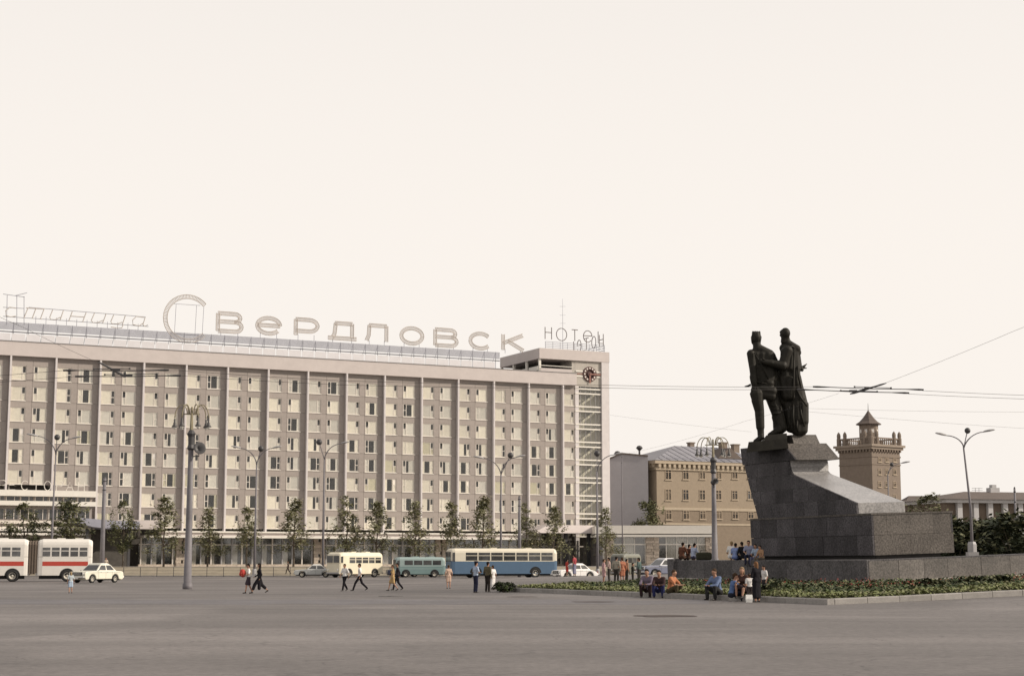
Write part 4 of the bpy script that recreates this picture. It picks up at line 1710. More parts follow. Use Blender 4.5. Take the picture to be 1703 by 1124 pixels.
def street_lamp(px, pbase, Y, ptop, arms, label, z0=None, ball=None, hs=1.0, lean=0.0, base=True, rb=0.17):
    """arms: list of (px, py) of the lamp head centres; the arm curves out of the mast"""
    zb = at(px, pbase, Y).z if z0 is None else z0
    p = at(px, pbase, Y)
    t = thing('street_lamp', label, 'street lamp', (p.x, Y, zb), 0, 'curved arm street lamps')
    zt = at(px, ptop, Y).z - zb
    zfork = zt - 2.3 * hs
    m_ = MB()
    m_.tube([(0, 0, 0), (0, 0, zfork * 0.45), (lean, 0, zfork)], [rb, rb * 0.75, rb * 0.5], 8)
    m_.build('pole', 'pole_grey', t, True)
    if base:
        m_ = MB()
        m_.box(-0.3, 0.3, -0.3, 0.3, 0.0, 0.35)
        m_.lathe([(0.26, 0.353), (0.26, 0.8), (0.2, 0.95)], n=8)
        m_.build('base', 'lamp_grey', t)
    for (ax, ay) in arms:
        q = at(ax, ay, Y)
        e = Vector((q.x - p.x, 0, q.z - zb))
        sgn = 1 if e.x > 0 else -1
        pts = []
        s0 = Vector((lean, 0, zfork - 0.05))
        for k in range(9):
            f_ = k / 8
            x = e.x * (f_ ** 1.6) * 0.75 + s0.x * (1 - f_)
            z = s0.z + (e.z - s0.z) * (1 - (1 - f_) ** 1.7)
            pts.append((x, 0, z))
        m_ = MB()
        m_.tube(pts, [rb * 0.42] * 4 + [rb * 0.32] * 5, 6)
        ao = m_.build('arm', 'pole_grey', t, True)
        m_ = MB()
        pe = Vector(pts[-1])
        lamp_head(m_, pe, (sgn, -0.25, 0.18), max(0.55, abs(e.x) * 0.36))
        fixnormals(m_.build('lamp_head', 'lamp_grey', ao, True).data)
    if ball:
        q = at(ball[0], ball[1], Y)
        e = Vector((q.x - p.x, 0, q.z - zb))
        m_ = MB()
        m_.tube([(lean, 0, zfork - 0.05), (lean * 0.5 + e.x * 0.5, 0, (zfork + e.z) / 2), e], rb * 0.3, 6)
        so_ = m_.build('stem', 'pole_grey', t)
        m_ = MB()
        m_.ell(e, (0.36 * hs, 0.36 * hs, 0.36 * hs), 10)
        m_.build('lamp_globe', 'dark_metal', so_, True)
    return t


street_lamp(84, 957, 199, 724, [(52, 725), (130, 729)], 'tall three headed street lamp rising from behind the white articulated bus', 0.0, (95, 727), 1.0, 0.1)
street_lamp(423, 957, 199, 741, [(391, 745), (463, 745)], 'tall forked street lamp between the black clad walker and the hotel trees', 0.0, (434, 746))
street_lamp(536.5, 957, 199, 732, [(576, 737.5)], 'single armed tall street lamp beside the cream van', 0.0, (531, 735))
street_lamp(833, 957, 199, 757, [(794, 762), (868, 760)], 'tall forked street lamp behind the blue and cream bus', 0.0, (849, 757))
street_lamp(994, 957, 199, 752, [(1031, 756)], 'single armed tall street lamp behind the small white car by the flower bed', 0.0, (993, 754))
lp = at(1617, 918, 97)
street_lamp(1617, 918, 97, 712, [(1562, 724), (1645, 718)], 'slender three headed lamp post on the platform right of the pedestal', 1.91, (1609, 716), 0.5, -0.28, True, 0.10)
street_lamp(1480, 905, 150, 768, [(1508, 770)], 'single armed street lamp in front of the brick tower behind the pedestal', None, (1483, 772), 0.5, 0.0, False, 0.10)


def decor_pole(px, pbase, Y, ptop_pole, ptop, label, speakers, z0=None, span=1.0):
    p = at(px, pbase, Y)
    zb = p.z if z0 is None else z0
    t = thing('lamp_pole', label, 'lamp pole', (p.x, Y, zb), 0, 'ornate lamp poles')
    zp = at(px, ptop_pole, Y).z - zb
    zt = at(px, ptop, Y).z - zb
    m_ = MB()
    m_.tube([(0, 0, -0.05), (0, 0, 0.35), (0, 0, 0.36), (0, 0, zp * 0.5), (0, 0, zp)], [0.30, 0.30, 0.25, 0.20, 0.16], 10)
    m_.build('pole', 'pole_grey', t, True)
    m_ = MB()
    m_.lathe([(0.16, zp - 0.45), (0.26, zp - 0.32), (0.19, zp - 0.1), (0.20, zp + 0.4), (0.28, zp + 0.6), (0.13, zp + 0.85)], n=10)
    m_.build('collar', 'dark_metal', t)
    m_ = MB()
    m_.tube([(0, 0, zp + 0.8), (0, 0, zt - 0.3)], [0.12, 0.07], 6)
    m_.build('stem', 'pole_olive', t)
    m_ = MB()
    m_.tube([(-0.75 * span, 0, zt - 0.75), (0.75 * span, 0, zt - 0.75)], 0.04, 5)
    m_.build('crossbar', 'pole_olive', t)
    for sx, sy in ((-1, 0.0), (1, 0.0), (-0.45, -0.7), (0.5, -0.7), (-0.7, 0.6), (0.75, 0.6)):
        pts = []
        for k in range(11):
            a = math.pi * (1 - k / 10.0)
            r_ = 0.5 * span
            pts.append(((sx * (0.35 + r_ + r_ * math.cos(a) * 1.15) if True else 0), sy * (k / 10.0), zt - 0.75 + 0.72 * math.sin(a) - (0.25 * k / 10.0)))
        m_ = MB()
        m_.tube(pts, 0.035, 5)
        ao = m_.build('arm', 'pole_olive', t, True)
        e = Vector(pts[-1])
        m_ = MB()
        m_.lathe([(0.04, -0.05), (0.07, -0.10), (0.06, -0.28), (0.10, -0.32), (0.10, -0.42), (0.20, -0.56), (0.19, -0.58)], e, 10)
        m_.build('lamp_shade', 'lamp_bell', ao, True)
        m_ = MB()
        m_.lathe([(0.13, -0.57), (0.12, -0.65), (0.04, -0.71)], e, 8)
        m_.build('lamp_bulb', 'lamp_glass', ao, True)
    for (sx_, sy_, r_) in speakers:
        q = at(sx_, sy_, Y)
        c_ = Vector((q.x - p.x, -0.3, q.z - zb))
        m_ = MB()
        M_ = Matrix.Rotation(R(78), 4, 'X') @ Matrix.Rotation(R(25), 4, 'Y')
        m_.lathe([(0.10, -0.35), (0.16, -0.3), (0.2, -0.1), (r_, 0.25), (r_ * 0.96, 0.27), (0.1, 0.0)], c_, 14, M_)
        so_ = m_.build('loudspeaker', 'dark_metal', t, True)
        m_ = MB()
        m_.tube([(0, 0, c_.z - 0.45), (c_.x, -0.2, c_.z - 0.45), (c_.x, -0.3, c_.z)], 0.04, 5)
        m_.build('bracket', 'dark_metal', so_)
    return t


decor_pole(311.5, 979, 105, 737, 669, 'thick grey ornate lamp pole with loudspeaker standing on the open asphalt', [(332, 747, 0.40)], 0.0, 0.68)
decor_pole(1189, 936, 130, 778, 724, 'grey ornate lamp pole with hanging bells behind the platform wall', [(1187, 801, 0.25)], None, 0.85)


def plain_pole(px, pbase, Y, ptop, r0, label, z0=None):
    p = at(px, pbase, Y)
    zb = p.z if z0 is None else z0
    t = thing('wire_pole', label, 'pole', (p.x, Y, zb), 0, 'plain wire poles')
    h = at(px, ptop, Y).z - zb
    m_ = MB()
    m_.tube([(0, 0, 0), (0, 0, h * 0.5), (0, 0, h)], [r0, r0 * 0.8, r0 * 0.6], 10)
    m_.build('shaft', 'pole_grey', t, True)
    m_ = MB()
    for z in (h - 0.3, h - 1.1):
        m_.lathe([(r0 * 0.75, z), (r0 * 0.75, z + 0.08)], n=10)
    m_.build('band', 'dark_metal', t)
    m_ = MB()
    m_.lathe([(r0 * 0.62, h), (r0 * 0.4, h + 0.1), (0.0, h + 0.14)], n=10)
    m_.build('cap', 'dark_metal', t)


plain_pole(169.5, 935, 150, 795, 0.24, 'plain tapered wire pole between the articulated bus and the cream saloon car', 0.0)
plain_pole(864, 955, 196, 826, 0.24, 'plain wire pole rising above the blue bus roof', 0.0)
plain_pole(1035.5, 940, 230, 757, 0.09, 'thin tall pole in front of the blank grey end wall', TZ)
plain_pole(1691, 905, 130, 812, 0.13, 'dark post at the right edge by the pilastered building', 0.3)

# ================================================================== overhead trolley wires
def wire(pts, r=0.012, name='trolley_wire', label='', cat='wire', group=None):
    """pts: list of (px, py, Y); each span sags a little"""
    P = [at(*q) for q in pts]
    o = P[0].copy()
    m_ = MB()
    L = []
    for i in range(len(P) - 1):
        a, c_ = P[i], P[i + 1]
        n = 8
        for k in range(n + (1 if i == len(P) - 2 else 0)):
            f_ = k / n
            q = a.lerp(c_, f_)
            q.z -= (c_ - a).length * 0.004 * 4 * f_ * (1 - f_)
            L.append(q - o)
    m_.tube(L, r, 5)
    return tag(link(name, m_.mesh(name, 'wire'), None, o), label, cat, group)


wg = 'overhead wires over the square'
YL, YR = 34.5, 38.0
wire([(-120, 632, 34), (106, 616, YL), (297, 616, 34.6), (570, 633, 35.5), (1010, 640.5, 37), (1352, 643, YR)], 0.0045, label='upper overhead wire running between the two wire crossings', group=wg)
wire([(-120, 642, 33.6), (126, 626, YL), (300, 624.5, 34.5), (570, 640, 35.3), (1010, 645, 36.5), (1326, 647.5, YR)], 0.0045, label='lower overhead wire running between the two wire crossings', group=wg)
wire([(1534, 649.5, YR), (1800, 660, 38.4)], 0.0045, label='upper overhead wire leaving the right hand crossing', group=wg)
wire([(1511, 655, YR), (1800, 666, 38.2)], 0.0045, label='lower overhead wire leaving the right hand crossing', group=wg)
wire([(166, 604, YL), (40, 545, 30), (-80, 488, 26)], 0.0033, 'span_wire', 'slanting span wire above the far left of the hotel roof sign', group=wg)
wire([(1472, 637, YR), (1690, 549, 34), (1850, 484, 31)], 0.0033, 'span_wire', 'slanting span wire climbing to the right edge above the tower', group=wg)
wire([(1014, 690, 120), (1250, 718, 122)], 0.005, 'span_wire', 'thin far wire crossing the sky beside the hotel end', group=wg)
wire([(1340, 679, 60), (1800, 685, 62)], 0.0033, 'span_wire', 'faint wire passing just over the tower spire', group=wg)
wire([(1340, 684, 60), (1700, 712, 60), (1800, 720, 60)], 0.0033, 'span_wire', 'faint wire passing across the tower roof', group=wg)
wire([(1395, 654, YR), (1240, 700, 42), (1014, 760, 60)], 0.0022, 'span_wire', 'faint slanting wire behind the bronze figures', group=wg)


def crossing(beams, rods, bar, Y, label):
    c0 = at(*bar[0], Y)
    t = thing('wire_crossing', label, 'wire crossing', (c0.x, c0.y, c0.z), 0, 'wire crossings over the square')
    for (xa, ya, xb, yb) in beams:
        A_, B_ = at(xa, ya, Y) - c0, at(xb, yb, Y) - c0
        m_ = MB()
        P = [A_, A_.lerp(B_, 0.04), A_.lerp(B_, 0.16), A_.lerp(B_, 0.5), A_.lerp(B_, 0.84), A_.lerp(B_, 0.96), B_]
        P[3] = P[3] - Vector((0, 0, 0.012))
        m_.tube(P, [0.020, 0.025, 0.011, 0.011, 0.011, 0.025, 0.020], 6)
        m_.build('beam', 'dark_metal', t)
        m_ = MB()
        mid = A_.lerp(B_, 0.5)
        m_.box(mid.x - 0.09, mid.x + 0.09, mid.y - 0.02, mid.y + 0.02, mid.z - 0.02, mid.z + 0.03)
        m_.build('clamp', 'dark_metal', t)
    for (xa, ya, xb, yb) in rods:
        A_, B_ = at(xa, ya, Y) - c0, at(xb, yb, Y) - c0
        m_ = MB()
        m_.tube([A_, A_ + Vector((0.03, 0, 0)), A_ + Vector((0.04, 0, 0)), B_ - Vector((0.04, 0, 0)), B_ - Vector((0.03, 0, 0)), B_], [0.02, 0.02, 0.009, 0.009, 0.02, 0.02], 5)
        m_.build('rod', 'dark_metal', t)
    A_, B_ = at(*bar[0], Y - 0.6) - c0, at(*bar[1], Y + 0.6) - c0
    m_ = MB()
    m_.tube([A_, A_.lerp(B_, 0.15), A_.lerp(B_, 0.3), A_.lerp(B_, 0.55), A_.lerp(B_, 0.9), B_], [0.010, 0.022, 0.018, 0.028, 0.028, 0.012], 6)
    m_.build('cross_bar', 'dark_metal', t)


crossing([(105, 616, 281, 615.5), (125, 626, 301, 624.5)], [(155, 613.5, 217, 613), (173, 623, 262, 622)], [(164, 602), (206, 625)], YL, 'dark trolley wire crossing hanging in front of the left hotel storeys')
crossing([(1352, 643, 1536, 648), (1326, 647.5, 1512, 653.5)], [(1420, 643, 1483, 645), (1397, 649.5, 1460, 651)], [(1474, 637), (1414, 655)], YR, 'dark trolley wire crossing hanging against the sky right of the statue')

# low mesh fence in front of the grass bank
fx0, fx1 = at(150, 950, 200.2).x, at(745, 950, 200.2).x
fen = thing('low_fence', 'low thin wire fence along the dry bank in front of the hotel', 'fence', (fx0, 200.3, 0))
L = fx1 - fx0
k = 0
pm_ = MB().box(-0.03, 0.03, -0.03, 0.03, 0, 1.15).mesh('post', 'dark_metal')
while k * 2.0 < L:
    link('post', pm_, fen, (k * 2.0, 0, 0))
    k += 1
for z in (0.35, 0.72, 1.1):
    b = MB()
    b.box(0, L, 0.031, 0.055, z, z + 0.03)
    b.build('rail', 'brown_wall', fen)

# ================================================================== trees and shrubs
def crown_mesh(seed, h, w_, n, mats, size=0.3, shape='cone', z0=0.0, cl_k=1.0):
    rr = random.Random(seed)
    m_ = MB()
    # branch clumps first, leaves round the clumps, so the outline stays uneven and open
    cl_ = []
    for k in range(int(34 + h * 4)):
        f_ = rr.random()
        a = rr.uniform(0, 6.28)
        rad = (1 - f_ * 0.85) if shape == 'cone' else math.sqrt(max(0.05, 1 - (2 * f_ - 1) ** 2))
        r_ = w_ * rad * (0.35 + 0.65 * rr.random())
        cl_.append((Vector((r_ * math.cos(a), r_ * math.sin(a), z0 + h * f_)), rr.uniform(0.35, 0.75) * (0.55 + 0.45 * rad) * cl_k, rr.random()))
    for i in range(n):
        c_, s_, tone = cl_[rr.randrange(len(cl_))]
        p = c_ + Vector((rr.gauss(0, s_ * 0.7), rr.gauss(0, s_ * 0.7), rr.gauss(0, s_ * 0.5)))
        a = rr.uniform(0, 6.28)
        u = Vector((math.cos(a), math.sin(a), rr.uniform(-0.8, 0.4))).normalized() * size * rr.uniform(0.6, 1.3)
        q = Vector((-math.sin(a), math.cos(a), rr.uniform(-0.6, 0.6))).normalized() * size * 0.5
        m_.k = min(len(mats) - 1, int((tone * 0.7 + rr.random() * 0.3) * len(mats)))
        m_.add([p - u, p + q, p + u, p - q], [(0, 1, 2, 3)])
    return m_.mesh('crown', mats)


def trunk_mesh(seed, h, r0, z1):
    rr = random.Random(seed)
    m_ = MB()
    P = [Vector((0, 0, -0.1))]
    for k in range(1, 6):
        P.append(Vector((rr.gauss(0, 0.05) * k, rr.gauss(0, 0.05) * k, h * k / 5)))
    m_.tube(P, [r0 * (1 - 0.16 * k) for k in range(6)], 7)
    for k in range(9):
        f_ = rr.uniform(0.3, 0.9)
        i = min(4, int(f_ * 5))
        s = P[i].lerp(P[i + 1], f_ * 5 - i)
        a = rr.uniform(0, 6.28)
        l_ = z1 * (1.1 - f_)
        e = s + Vector((l_ * math.cos(a), l_ * math.sin(a), l_ * 0.9))
        m_.tube([s, s.lerp(e, 0.5) + Vector((0, 0, 0.1)), e], [r0 * 0.4, r0 * 0.28, r0 * 0.1], 5)
    return m_.mesh('trunk', 'trunk')


TREE = []
for k in range(5):
    TREE.append((crown_mesh(20 + k, 6.3, 2.6, 1700, ['leaf_b', 'leaf_a', 'leaf_a', 'leaf_c'], 0.21, 'cone', 1.7), trunk_mesh(40 + k, 6.8, 0.13, 1.6)))
TREE_D = [(crown_mesh(60 + k, 5.8, 2.8, 2100, ['leaf_dark', 'leaf_b', 'leaf_b', 'leaf_a'], 0.25, 'ball', 1.8), trunk_mesh(70 + k, 6.5, 0.17, 2.0)) for k in range(2)]


def tree(px, Y, ptop, label, dark=False, k=0, wide=1.0, z0=TZ):
    p = at(px, 940, Y)
    h = at(px, ptop, Y).z - z0
    s = h / (8.0 if not dark else 7.9)
    cm, tm = (TREE_D if dark else TREE)[k % (2 if dark else 5)]
    t = thing('tree', label, 'tree', (p.x, Y, z0), k * 1.3, 'young trees along the hotel front')
    t.scale = (s * wide, s * wide, s)
    link('trunk', tm, t)
    link('crown', cm, t)


tree(38, 214, 836, 'dark leafy tree at the far left over the front of the white bus', True, 0, 0.9)
tree(112, 214, 828, 'dark leafy tree above the trailer of the white bus', True, 1, 0.95)
tree(204, 215, 832, 'narrow dark young tree beside the entrance porch right of the wire pole', True, 0, 0.62)
tree(272, 216, 826, 'olive young tree between the porch and the thick lamp pole', False, 1, 1.05)
tree(345, 216, 846, 'young tree just right of the thick lamp pole', False, 2, 1.1)
tree(410, 216, 846, 'young tree beside the forked lamp behind the black clad walker', False, 3, 1.05)
tree(488, 217, 832, 'young tree behind the grey car by the van', False, 4, 1.1)
tree(574, 218, 826, 'feathery young tree behind the nose of the cream van', False, 0, 1.0)
tree(627, 218, 834, 'young tree behind the tail of the cream van', False, 1, 1.0)
tree(690, 218, 836, 'young tree behind the teal van', False, 2, 1.05)
tree(750, 219, 838, 'short bushy young tree behind the front of the blue bus', False, 3, 0.95)
tree(803, 219, 828, 'taller young tree behind the middle of the blue bus', False, 4, 1.0)
tree(873, 220, 838, 'young tree beside the plain pole above the blue bus', False, 0, 0.95)
tree(922, 220, 842, 'young tree above the tail of the blue bus', False, 1, 0.95)
tree(1008, 225, 846, 'young tree at the hotel corner above the small white car', False, 2, 0.95)
tree(1082, 272, 828, 'dark green tree before the corner of the tan brick block', True, 1, 0.72)
tree(1553, 200, 822, 'dark bushy tree between the pedestal and the pilastered building', True, 0, 1.0, 0.0)


def bush(px, py, Y, w_, h, label, mats=('leaf_dark', 'leaf_b', 'leaf_dark'), n=700, z0=None, name='bush', size=0.2, grp=None, seed=1):
    p = at(px, py, Y)
    z = p.z if z0 is None else z0
    cm = crown_mesh(seed + int(px), h * 0.85, w_ / 2, n, list(mats), size, 'ball', h * 0.1, min(1.0, h * 0.35))
    t = thing(name, label, 'bush', (p.x, Y, z), 0, grp)
    link('foliage', cm, t)
    m_ = MB()
    for k in range(5):
        a = k * 1.26
        m_.tube([(0, 0, -0.05), (math.cos(a) * w_ * 0.12, math.sin(a) * w_ * 0.12, h * 0.3), (math.cos(a) * w_ * 0.28, math.sin(a) * w_ * 0.28, h * 0.7)], [0.04, 0.03, 0.012], 5)
    m_.build('stem', 'trunk', t)
    return t


gb = 'dark bushes behind the platform'
for k, (px, Y, ptop, w_, lab) in enumerate(((1560, 132, 868, 5, 'dark bush just behind the right end of the pedestal'), (1588, 125, 866, 5, 'dark bush left of the slender lamp post'),
                                            (1632, 128, 872, 6, 'dark bush immediately right of the slender lamp post'), (1662, 126, 864, 6, 'tall dark bush under the white pilasters'), (1692, 120, 852, 5, 'tall dark bush at the right picture edge'), (1612, 150, 862, 7, 'dark bush behind the slender lamp post'))):
    zb = 1.0
    h = at(px, ptop, Y).z - zb
    bush(px, 930, Y, w_, h, lab, ('leaf_dark', 'leaf_dark', 'leaf_b'), 2200, zb, 'bush', 0.28, gb, k)
pb = ML(-13.2, 15.2)
tt = bush(838, 978, 92, 1.3, 0.55, 'small dark bush at the pointed end of the flower bed by the standing trio', ('leaf_dark', 'leaf_bed', 'leaf_dark'), 1500, 0.05, 'bush', 0.08)
for px, lab in ((1548, 'dense dark bush in the bed below the right platform wall'), (1622, 'second dark bush along the right platform wall'), (1668, 'dark bush below the wall at the right edge')):
    q = ML((px - 1440) / 30.5 - 3.2 + 0.9, -11.5)
    bush(px, 965, q.y, 1.8, 0.42, lab, ('leaf_dark', 'leaf_b', 'leaf_dark'), 800, gz(at(px, 965, q.y).x, q.y) + 0.18, 'bush', 0.12, 'dark bushes in the bed')
q = G(1284, 1000)
bush(1287, 998, q.y + 1.0, 1.3, 0.62, 'low dark bush on the kerb behind the woman in black', ('leaf_b', 'leaf_dark', 'leaf_bed'), 500, gz(q.x, q.y) + 0.2, 'bush', 0.10)


# ================================================================== vehicles
def wheel_meshes(r, w_):
    prof = [(r * 0.62, -w_ / 2), (r * 0.93, -w_ / 2), (r, -w_ * 0.3), (r, w_ * 0.3), (r * 0.93, w_ / 2), (r * 0.62, w_ / 2), (r * 0.60, w_ * 0.2), (r * 0.60, -w_ * 0.2)]
    tm = MB()
    tm.lathe(prof + [prof[0]], n=18)
    rm = MB()
    rm.lathe([(r * 0.63, w_ * 0.42), (r * 0.52, w_ * 0.46), (r * 0.45, w_ * 0.25), (r * 0.22, w_ * 0.30), (r * 0.18, w_ * 0.5), (0.001, w_ * 0.52)], n=14)
    return tm.mesh('tyre', 'tyre', True), rm.mesh('rim', 'hub', True)


def add_wheel(t, x, y, r, w_, meshes, rim=None):
    o = bpy.data.objects.new('wheel', None)
    COL.objects.link(o)
    o.parent = t
    o.location = (x, y, r)
    o.rotation_euler = (R(-90) if y > 0 else R(90), 0, 0)
    link('tyre', meshes[0], o)
    link('rim', meshes[1], o)


def bevel(o, wd, seg=2):
    m_ = o.modifiers.new('bevel', 'BEVEL')
    m_.width = wd
    m_.segments = seg
    m_.limit_method = 'ANGLE'
    m_.angle_limit = R(28)
    return o


def sedan(name, pos, yaw, L, W, H, body, roofc, label, group='cars on the road by the hotel', plump=False, grille=True):
    t = thing(name, label, 'car', pos, yaw, group)
    hw = W / 2
    r = 0.33
    xf, xr = L * 0.30, -L * 0.28          # axles
    sill, belt = 0.24, H * 0.60
    hood, deck = H * 0.585, H * 0.575

    def arch(xc):
        return [(xc + 0.42 * math.cos(R(a)), 0.30 + 0.42 * math.sin(R(a))) for a in (0, 30, 60, 90, 120, 150, 180)]
    prof = [(-L / 2 + 0.03, 0.36), (-L / 2 + 0.25, sill)]
    prof += arch(xr)[::-1]
    prof += arch(xf)[::-1]
    prof += [(L / 2 - 0.18, sill), (L / 2 - 0.02, 0.42), (L / 2 - 0.02, hood - 0.18), (L / 2 - 0.14, hood - 0.03), (L * 0.18, hood + 0.05)]
    if plump:
        prof += [(-L * 0.26, belt + 0.02), (-L * 0.40, deck - 0.06), (-L / 2 + 0.12, deck - 0.24), (-L / 2, 0.5)]
    else:
        prof += [(-L * 0.26, belt + 0.02), (-L * 0.44, deck + 0.02), (-L / 2 + 0.06, deck - 0.07), (-L / 2, 0.5)]
    b = MB()
    b.prism(prof, lambda x, z: Vector((x, -hw, z)), lambda x, z: Vector((x, hw, z)))
    o = b.build('body', paint(body), t)
    fixnormals(o.data)
    bevel(o, 0.07, 3)
    # floor and wheel wells
    b = MB()
    b.box(-L * 0.46, L * 0.46, -hw + 0.24, hw - 0.24, 0.22, 0.5)
    b.build('underbody', 'under_dark', t)
    c0, c1, c2, c3 = L * 0.19, L * 0.055, -L * 0.17, -L * 0.31
    if plump:
        c0, c1, c2, c3 = L * 0.17, L * 0.06, -L * 0.16, -L * 0.30
    tw_ = hw - 0.07
    rw = hw - 0.24
    A = [(c0, belt - 0.05), (c3, belt - 0.05)]
    ring0 = [Vector((c0, -tw_, belt)), Vector((c0, tw_, belt)), Vector((c3, tw_, belt)), Vector((c3, -tw_, belt))]
    ring1 = [Vector((c1 + 0.04, -rw - 0.02, H - 0.12)), Vector((c1 + 0.04, rw + 0.02, H - 0.12)), Vector((c2 - 0.04, rw + 0.02, H - 0.12)), Vector((c2 - 0.04, -rw - 0.02, H - 0.12))]
    ring2 = [Vector((c1 - 0.12, -rw + 0.1, H)), Vector((c1 - 0.12, rw - 0.1, H)), Vector((c2 + 0.12, rw - 0.1, H)), Vector((c2 + 0.12, -rw + 0.1, H))]
    b = MB()
    b.loft([ring0, ring1])
    gh = b.build('greenhouse', paint(roofc), t)
    fixnormals(gh.data)
    b = MB()
    b.loft([[Vector((p.x, p.y * 1.02, p.z + 0.002)) for p in ring1], ring2])
    rf_ = b.build('roof', paint(roofc), t)
    fixnormals(rf_.data)
    bevel(rf_, 0.05, 2)

    def quad_on(P, name_, off, par=t, mt='vehicle_glass'):
        nrm = (P[1] - P[0]).cross(P[3] - P[0]).normalized()
        m_ = MB()
        Q = [p + nrm * off for p in P]
        m_.loft([[p + nrm * 0.001 for p in P], Q])
        o_ = m_.build(name_, mt, par)
        fixnormals(o_.data)
        return o_

    def bil(P, u, v):
        return P[0].lerp(P[1], u).lerp(P[3].lerp(P[2], u), v)
    front = [ring0[0], ring0[1], ring1[1], ring1[0]]
    rear = [ring0[2], ring0[3], ring1[3], ring1[2]]
    left = [ring0[1], ring0[2], ring1[2], ring1[1]]
    right = [ring0[3], ring0[0], ring1[0], ring1[3]]
    for P, nm in ((front, 'windscreen'), (rear, 'rear_window')):
        quad_on([bil(P, 0.06, 0.10), bil(P, 0.94, 0.10), bil(P, 0.92, 0.92), bil(P, 0.08, 0.92)], nm, 0.012)
    for P, fl in ((left, False), (right, True)):
        for (u0, u1) in ((0.07, 0.47), (0.53, 0.93)):
            if fl:
                u0, u1 = 1 - u1, 1 - u0
            quad_on([bil(P, u0, 0.14), bil(P, u1, 0.14), bil(P, u1, 0.88), bil(P, u0, 0.88)], 'side_window', 0.012)
    ms = wheel_meshes(r, 0.2)
    for x in (xf, xr):
        for y in (hw - 0.12, -hw + 0.12):
            add_wheel(t, x, y, r, 0.2, ms)
    for s in (1, -1):
        m_ = MB()
        x = L / 2 - 0.03 if s > 0 else -L / 2 + 0.02
        m_.box(x, x + 0.13 * s, -hw + 0.03, hw - 0.03, 0.40, 0.53) if s > 0 else m_.box(x - 0.13, x, -hw + 0.03, hw - 0.03, 0.40, 0.53)
        bevel(m_.build('bumper', 'chrome', t), 0.03)
        for y in (-1, 1):
            m_ = MB()
            if s > 0:
                m_.lathe([(0.10, 0), (0.11, 0.03), (0.08, 0.05), (0.0, 0.06)], (L / 2 - 0.03, y * (hw - 0.22), hood - 0.20), 12, Matrix.Rotation(R(90), 4, 'Y'))
                m_.build('headlight', 'lamp_glass', t, True)
            else:
                m_.box(-L / 2 - 0.03, -L / 2 + 0.02, y * (hw - 0.2) - 0.06, y * (hw - 0.2) + 0.06, 0.56, 0.74)
                m_.build('tail_light', 'lamp_red', t)
    if grille:
        m_ = MB()
        m_.box(L / 2 - 0.03, L / 2 + 0.012, -hw + 0.34, hw - 0.34, hood - 0.33, hood - 0.06)
        gr = m_.build('grille', 'under_dark', t)
        for k in range(4):
            m_ = MB()
            z = hood - 0.28 + k * 0.055
            m_.box(L / 2 + 0.013, L / 2 + 0.022, -hw + 0.42, hw - 0.42, z, z + 0.018)
            m_.build('grille_bar', 'chrome', gr)
    m_ = MB()
    m_.box(L / 2 + 0.101, L / 2 + 0.112, -0.26, 0.26, 0.33, 0.45)
    m_.build('number_plate', 'white_paint', t)
    for y in (-1, 1):
        m_ = MB()
        m_.ell((L * 0.17, y * (hw + 0.06), belt + 0.06), (0.04, 0.07, 0.06), 8)
        m_.build('wing_mirror', 'chrome', t, True)
    for y in (-hw - 0.004, hw - 0.004):
        m_ = MB()
        m_.box(-L * 0.40, L * 0.42, y, y + 0.008, belt - 0.14, belt - 0.115)
        m_.build('side_trim', 'chrome', t)
        for x in (-L * 0.055, L * 0.11):
            m_ = MB()
            m_.box(x - 0.12, x, y - 0.012 if y < 0 else y, y + 0.02, belt - 0.09, belt - 0.06)
            m_.build('door_handle', 'chrome', t)
        for x in (-L * 0.19, -L * 0.03, L * 0.155):
            m_ = MB()
            m_.box(x - 0.008, x + 0.008, y + 0.001, y + 0.007, 0.34, belt - 0.02)
            m_.build('door_seam', 'under_dark', t)
    return t


